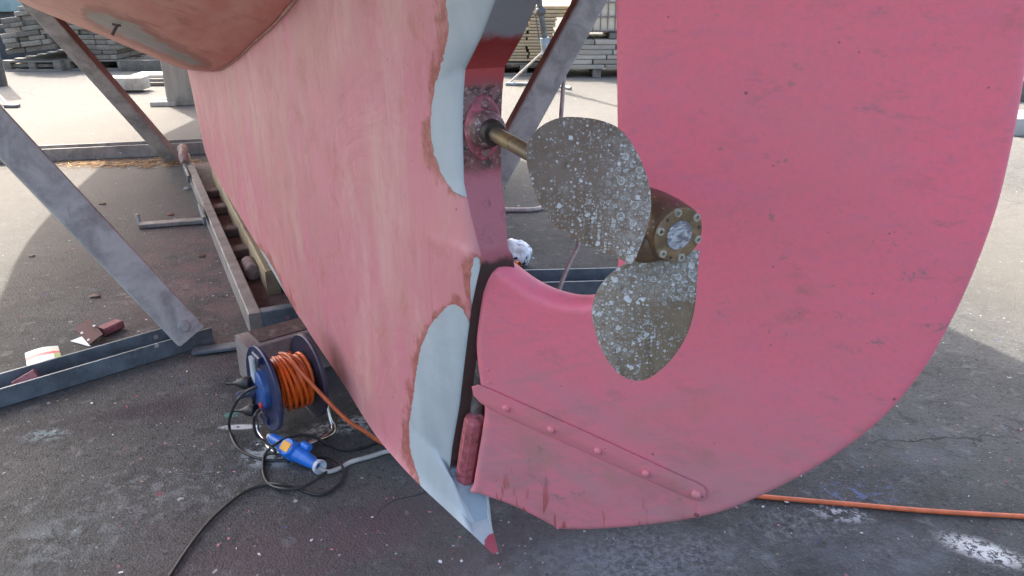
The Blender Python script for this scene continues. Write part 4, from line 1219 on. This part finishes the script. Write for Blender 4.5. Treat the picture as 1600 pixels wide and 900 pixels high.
pile(lx0, lx1, YB, .20, 9, (.17, .2, .26), .11, 'weathered grey plank in the pile leaning over at far left')
a = ony(8, 100, YB); 
for k in range(2):
    stackbox('bearer', 10+k*4, 100-k*5, 95, 105-k*5, YB+.05+.3*k, .12, M_pallet, 'dark bearer under the leaning plank pile at far left', 'bearer', 'bearers under the leaning pile')
pile(mx0, mx1, YB+.1, .135, 10, (.14, .18, .24, .3), 0, 'weathered grey plank in the upright middle pile at left')
kx0, kx1 = ony(200, 100, YB+.3).x, ony(300, 100, YB+.3).x
pile(kx0, kx1, YB+.3, .29, 6, (.5, .7, .9), .0, 'long weathered grey board in the pile half hidden by the timber post', depth=.5)
stackbox('squared_beam', 190, 97, 330, 114, YB+.0, .25, M_greyplank, 'pale grey squared beam lying on the ground behind the timber post', 'beam')
stackbox('squared_beam', 166, 122, 219, 141, 8.6, .22, M_post, 'short brown squared beam lying in front of the plank piles', 'beam')
for k in range(3):
    stackbox('loose_board', 205, 117+k*6, 300, 122.5+k*6, 9.2-.06*k, .3, M_longboard if k == 0 else M_greyplank, 'grey board stacked flat on the ground beside the timber post', 'board', 'boards flat on the ground beside the timber post')
# timber prop under the forefoot
pc = onz(256, 166); 
tp = thing('timber_prop', V((pc.x+.12, pc.y+.12, 0)), 'thick square timber prop standing under the hull beyond the plank piles', 'timber prop')
MB().add(*box(V((pc.x+.14, pc.y+.16, .002)), .30, .26, .86, .35, r=.008)).obj('post', M_post, tp)
for k in range(2):
    MB().add(*box(V((pc.x-.03+.03*k, pc.y+.18-.16*k, .0015)), .24, .10, .045, .1, r=.004)).obj('foot_board', M_post, tp)
# dark post and shed at the far left
q = onz(0, 134)
o = mesh('dark_post', *lathe(V((q.x, q.y, 0)), UPZ, [(0, .075), (.01, .08), (1.2, .07), (1.22, .05)], 20), M_darkpole, None, V((q.x, q.y, 0)))
props(o, 'round dark post standing at the left edge before the plank piles', 'post')
a = ony(-160, 60, 11.8); b = ony(30, 60, 11.8)
sh = thing('yard_shed', V(((a.x+b.x)/2, 13, 0)), 'dark shed with teal fascia at the top left corner behind the planks', 'shed')
zt = ony(26, 18, 11.8).z
MB().add(*box(V(((a.x+b.x)/2, 13.0, 0)), b.x-a.x, 2.4, zt, r=.01)).obj('wall', M_shed, sh)
MB().add(*box(V(((a.x+b.x)/2-.02, 12.98, zt+.002)), b.x-a.x+.1, 2.6, .5, r=.01)).obj('fascia', M_fascia, sh)
# stand leg tip at far left
a, b = onz(14, 166, .012), ont(-30, 118, 8.0)
sl = thing('boat_stand', V((a.x, a.y, 0)), 'thin tripod leg with small dark foot at the left edge', 'boat stand')
MB().add(*tube([a, b, b+(b-a)], .012, 10)).obj('leg', M_jack, sl)
MB().add(*box(V((a.x+.03, a.y, .001)), .13, .06, .03, r=.004)).obj('foot', M_darkpole, sl)

# right: sawn timber, boards, tank
YR = 10.0
pr_ = pallet('timber_pallet', 768, 868, YR, 1.2, 'dark pallet under the pale sawn board stack beyond the shaft', .15)
GB = 'pale sawn boards stacked behind the steel jack'
GL = 'long boards lying under the caged tank'
x0a, x1a = ony(765, 80, YR).x, ony(826, 80, YR).x; x2a = ony(866, 80, YR).x
z = .17
for r_ in range(14):
    h = .036
    for k, (xa, xb) in enumerate(((x0a, x1a-.015), (x1a, x2a))):
        if k == 0 and r_ > 10: continue
        j = random.uniform(-.02, .02); c = V(((xa+xb)/2+j, YR+.6, z))
        v, f = box(c, xb-xa, 1.2, h-.008, random.uniform(-.01, .01), 0, .003)
        o = mesh('sawn_board', v, f, M_paleboard, None, c)
        props(o, 'pale sawn board in the left column of the tidy stack behind the steel jack' if k == 0 else 'pale sawn board in the right column of the tidy stack behind the steel jack', 'board', GB+(' left' if k == 0 else ' right'))
    z += h
for r_, (w0, w1, dx) in enumerate(((-.1, .55, 0), (-.2, .62, .05), (-.15, .5, -.04))):
    c = V((x1a+.12+dx, YR+.55, z+r_*.045))
    v, f = box(c, w1-w0+.25, .9, .038, random.uniform(-.08, .08), 0, .003)
    o = mesh('offcut_board', v, f, M_paleboard, None, c); props(o, 'crooked pale offcut board topping the sawn stack behind the steel jack', 'board', 'crooked boards topping the sawn stack')
bx0, bx1 = ony(866, 80, YR-.2).x, ony(990, 80, YR-.2).x
for k in range(3):
    xk = bx0+.1+k*.42
    o = mesh('dark_bearer', *box(V((xk, YR+.3, .001)), .1, 1.0, .10, r=.004), M_pallet, None, V((xk, YR+.3, 0))); props(o, 'short dark bearer under the long boards beneath the caged tank', 'bearer', 'bearers under the long boards')
z = .104
for r_ in range(6):
    h = random.uniform(.052, .062); sx = bx0+.03
    brk = random.uniform(.45, .75)
    for (xa, xb) in ((bx0+random.uniform(-.02, .05), bx0+brk), (bx0+brk+.012, bx1+.6)):
        c = V(((xa+xb)/2, YR+.25, z)); v, f = box(c, xb-xa, .95, h-.006, random.uniform(-.006, .006), 0, .004)
        o = mesh('long_board', v, f, M_longboard, None, c); props(o, 'long silvered board in the low stack under the caged tank', 'board', GL)
    z += h
ib = thing('caged_tank', V(((bx0+bx1)/2+.2, YR+.3, z)), 'cream plastic tank in a steel cage on a pallet on top of the boards', 'tank')
cx = (bx0+bx1)/2+.25; tw = 1.05
for k in range(3): MB().add(*box(V((cx-.45+.45*k, YR+.35, z+.001)), .12, .95, .07, r=.004)).obj('pallet_runner', M_pallet, ib)
zb = z+.075
MB().add(*box(V((cx, YR+.35, zb)), tw, .9, 1.0, r=.03)).obj('tank_body', M_ibc, ib)
mb = MB()
for k in range(13):
    x = cx-tw/2+tw*k/12
    mb.add(*tube([V((x, YR-.112, zb)), V((x, YR-.112, zb+1.0))], .007, 8, 1, smooth=False))
mb.obj('cage_uprights', M_cage, ib); mb = MB()
for k in range(6):
    zz = zb+.02+.16*k
    mb.add(*tube([V((cx-tw/2-.02, YR-.126, zz)), V((cx+tw/2+.02, YR-.126, zz))], .009, 8, 1, smooth=False))
mb.obj('cage_rails', M_cage, ib)
# adjustable steel jack
jb = onz(862, 140); jt = ony(842, 0, jb.y)
jk = thing('steel_jack', V((jb.x, jb.y, 0)), 'adjustable steel jack with dark pole, blue-grey sleeve and thin braces before the sawn boards', 'jack')
jd = (jt-V((jb.x, jb.y, .02)))
def jp(t): return V((jb.x, jb.y, .02))+jd*t
MB().add(*tube([jp(.5), jp(.8), jp(2.2)], .032, 14, 1, smooth=False)).obj('pole', M_darkpole, jk)
MB().add(*tube([jp(0), jp(.3), jp(.58)], .052, 14, 1, smooth=False)).obj('sleeve', M_jack, jk)
MB().add(*lathe(jp(.83), jd, [(0, .04), (.02, .055), (.06, .055), (.08, .04)], 16)).obj('collar', M_darkpole, jk)
f1 = onz(795, 130, .02); f2 = onz(790, 131, .02)
MB().add(*tube([jp(.45), f1], .013, 8, 1, smooth=False)).obj('brace', M_white, jk)
MB().add(*tube([f2, onz(862, 132, .02), onz(892, 138, .02)], .018, 8, 1, smooth=False)).obj('foot_bar', M_jack, jk)
MB().add(*tube([jp(.85)+V((-.06, 0, 0)), jp(.55)+V((-.06, 0, 0))], .007, 8, 1, smooth=False)).obj('hanging_pin', M_darkpole, jk)
# far right beams
q = onz(1598, 213)
o = mesh('concrete_beam', *box(V((q.x+.9, q.y+.2, .001)), 2.0, .4, .14, 0, 0, .01), M_concrete, None, V((q.x+.9, q.y+.2, 0))); props(o, 'grey concrete beam on the ground at the right edge beyond the rudder', 'beam')
q = onz(1600, 187)
o = mesh('timber_sleeper', *box(V((q.x+.9, q.y+1.2, .001)), 2.0, .4, .2, 0, 0, .01), M_pallet, None, V((q.x+.9, q.y+1.2, 0))); props(o, 'dark timber sleeper behind the concrete beam at the right edge', 'sleeper')

# ---------------------------------------------------------------- light, camera
SD = V((-.6*math.cos(R(45)), .8*math.cos(R(45)), math.sin(R(45))))
sl_ = bpy.data.lights.new('sun', 'SUN'); sl_.energy = 2.2; sl_.angle = R(.53); sl_.color = (1, .94, .85)
so_ = bpy.data.objects.new('sun', sl_); COL.objects.link(so_); so_.rotation_euler = SD.to_track_quat('Z', 'Y').to_euler(); so_.location = (-5, 6, 12)
w = bpy.data.worlds.new('World'); sc.world = w; w.use_nodes = True
nt = w.node_tree; bg = nt.nodes['Background']; sky = nt.nodes.new('ShaderNodeTexSky'); sky.sky_type = 'NISHITA'
sky.sun_disc = False; sky.sun_elevation = R(45); sky.sun_rotation = math.atan2(SD.x, SD.y); sky.dust_density = 5; sky.air_density = 1.0; sky.ozone_density = .6
nt.links.new(sky.outputs[0], bg.inputs[0]); bg.inputs[1].default_value = .15
cd = bpy.data.cameras.new('camera'); cd.sensor_width = 36; cd.lens = F/1600*36; cd.clip_start = .02; cd.clip_end = 2000
co = bpy.data.objects.new('camera', cd); COL.objects.link(co); co.location = CAM; co.rotation_euler = (R(90)-TH, 0, 0)
sc.camera = co
vs_ = sc.view_settings; vs_.view_transform = 'Standard'; vs_.look = 'None'; vs_.gamma = 1; vs_.exposure = 2.2
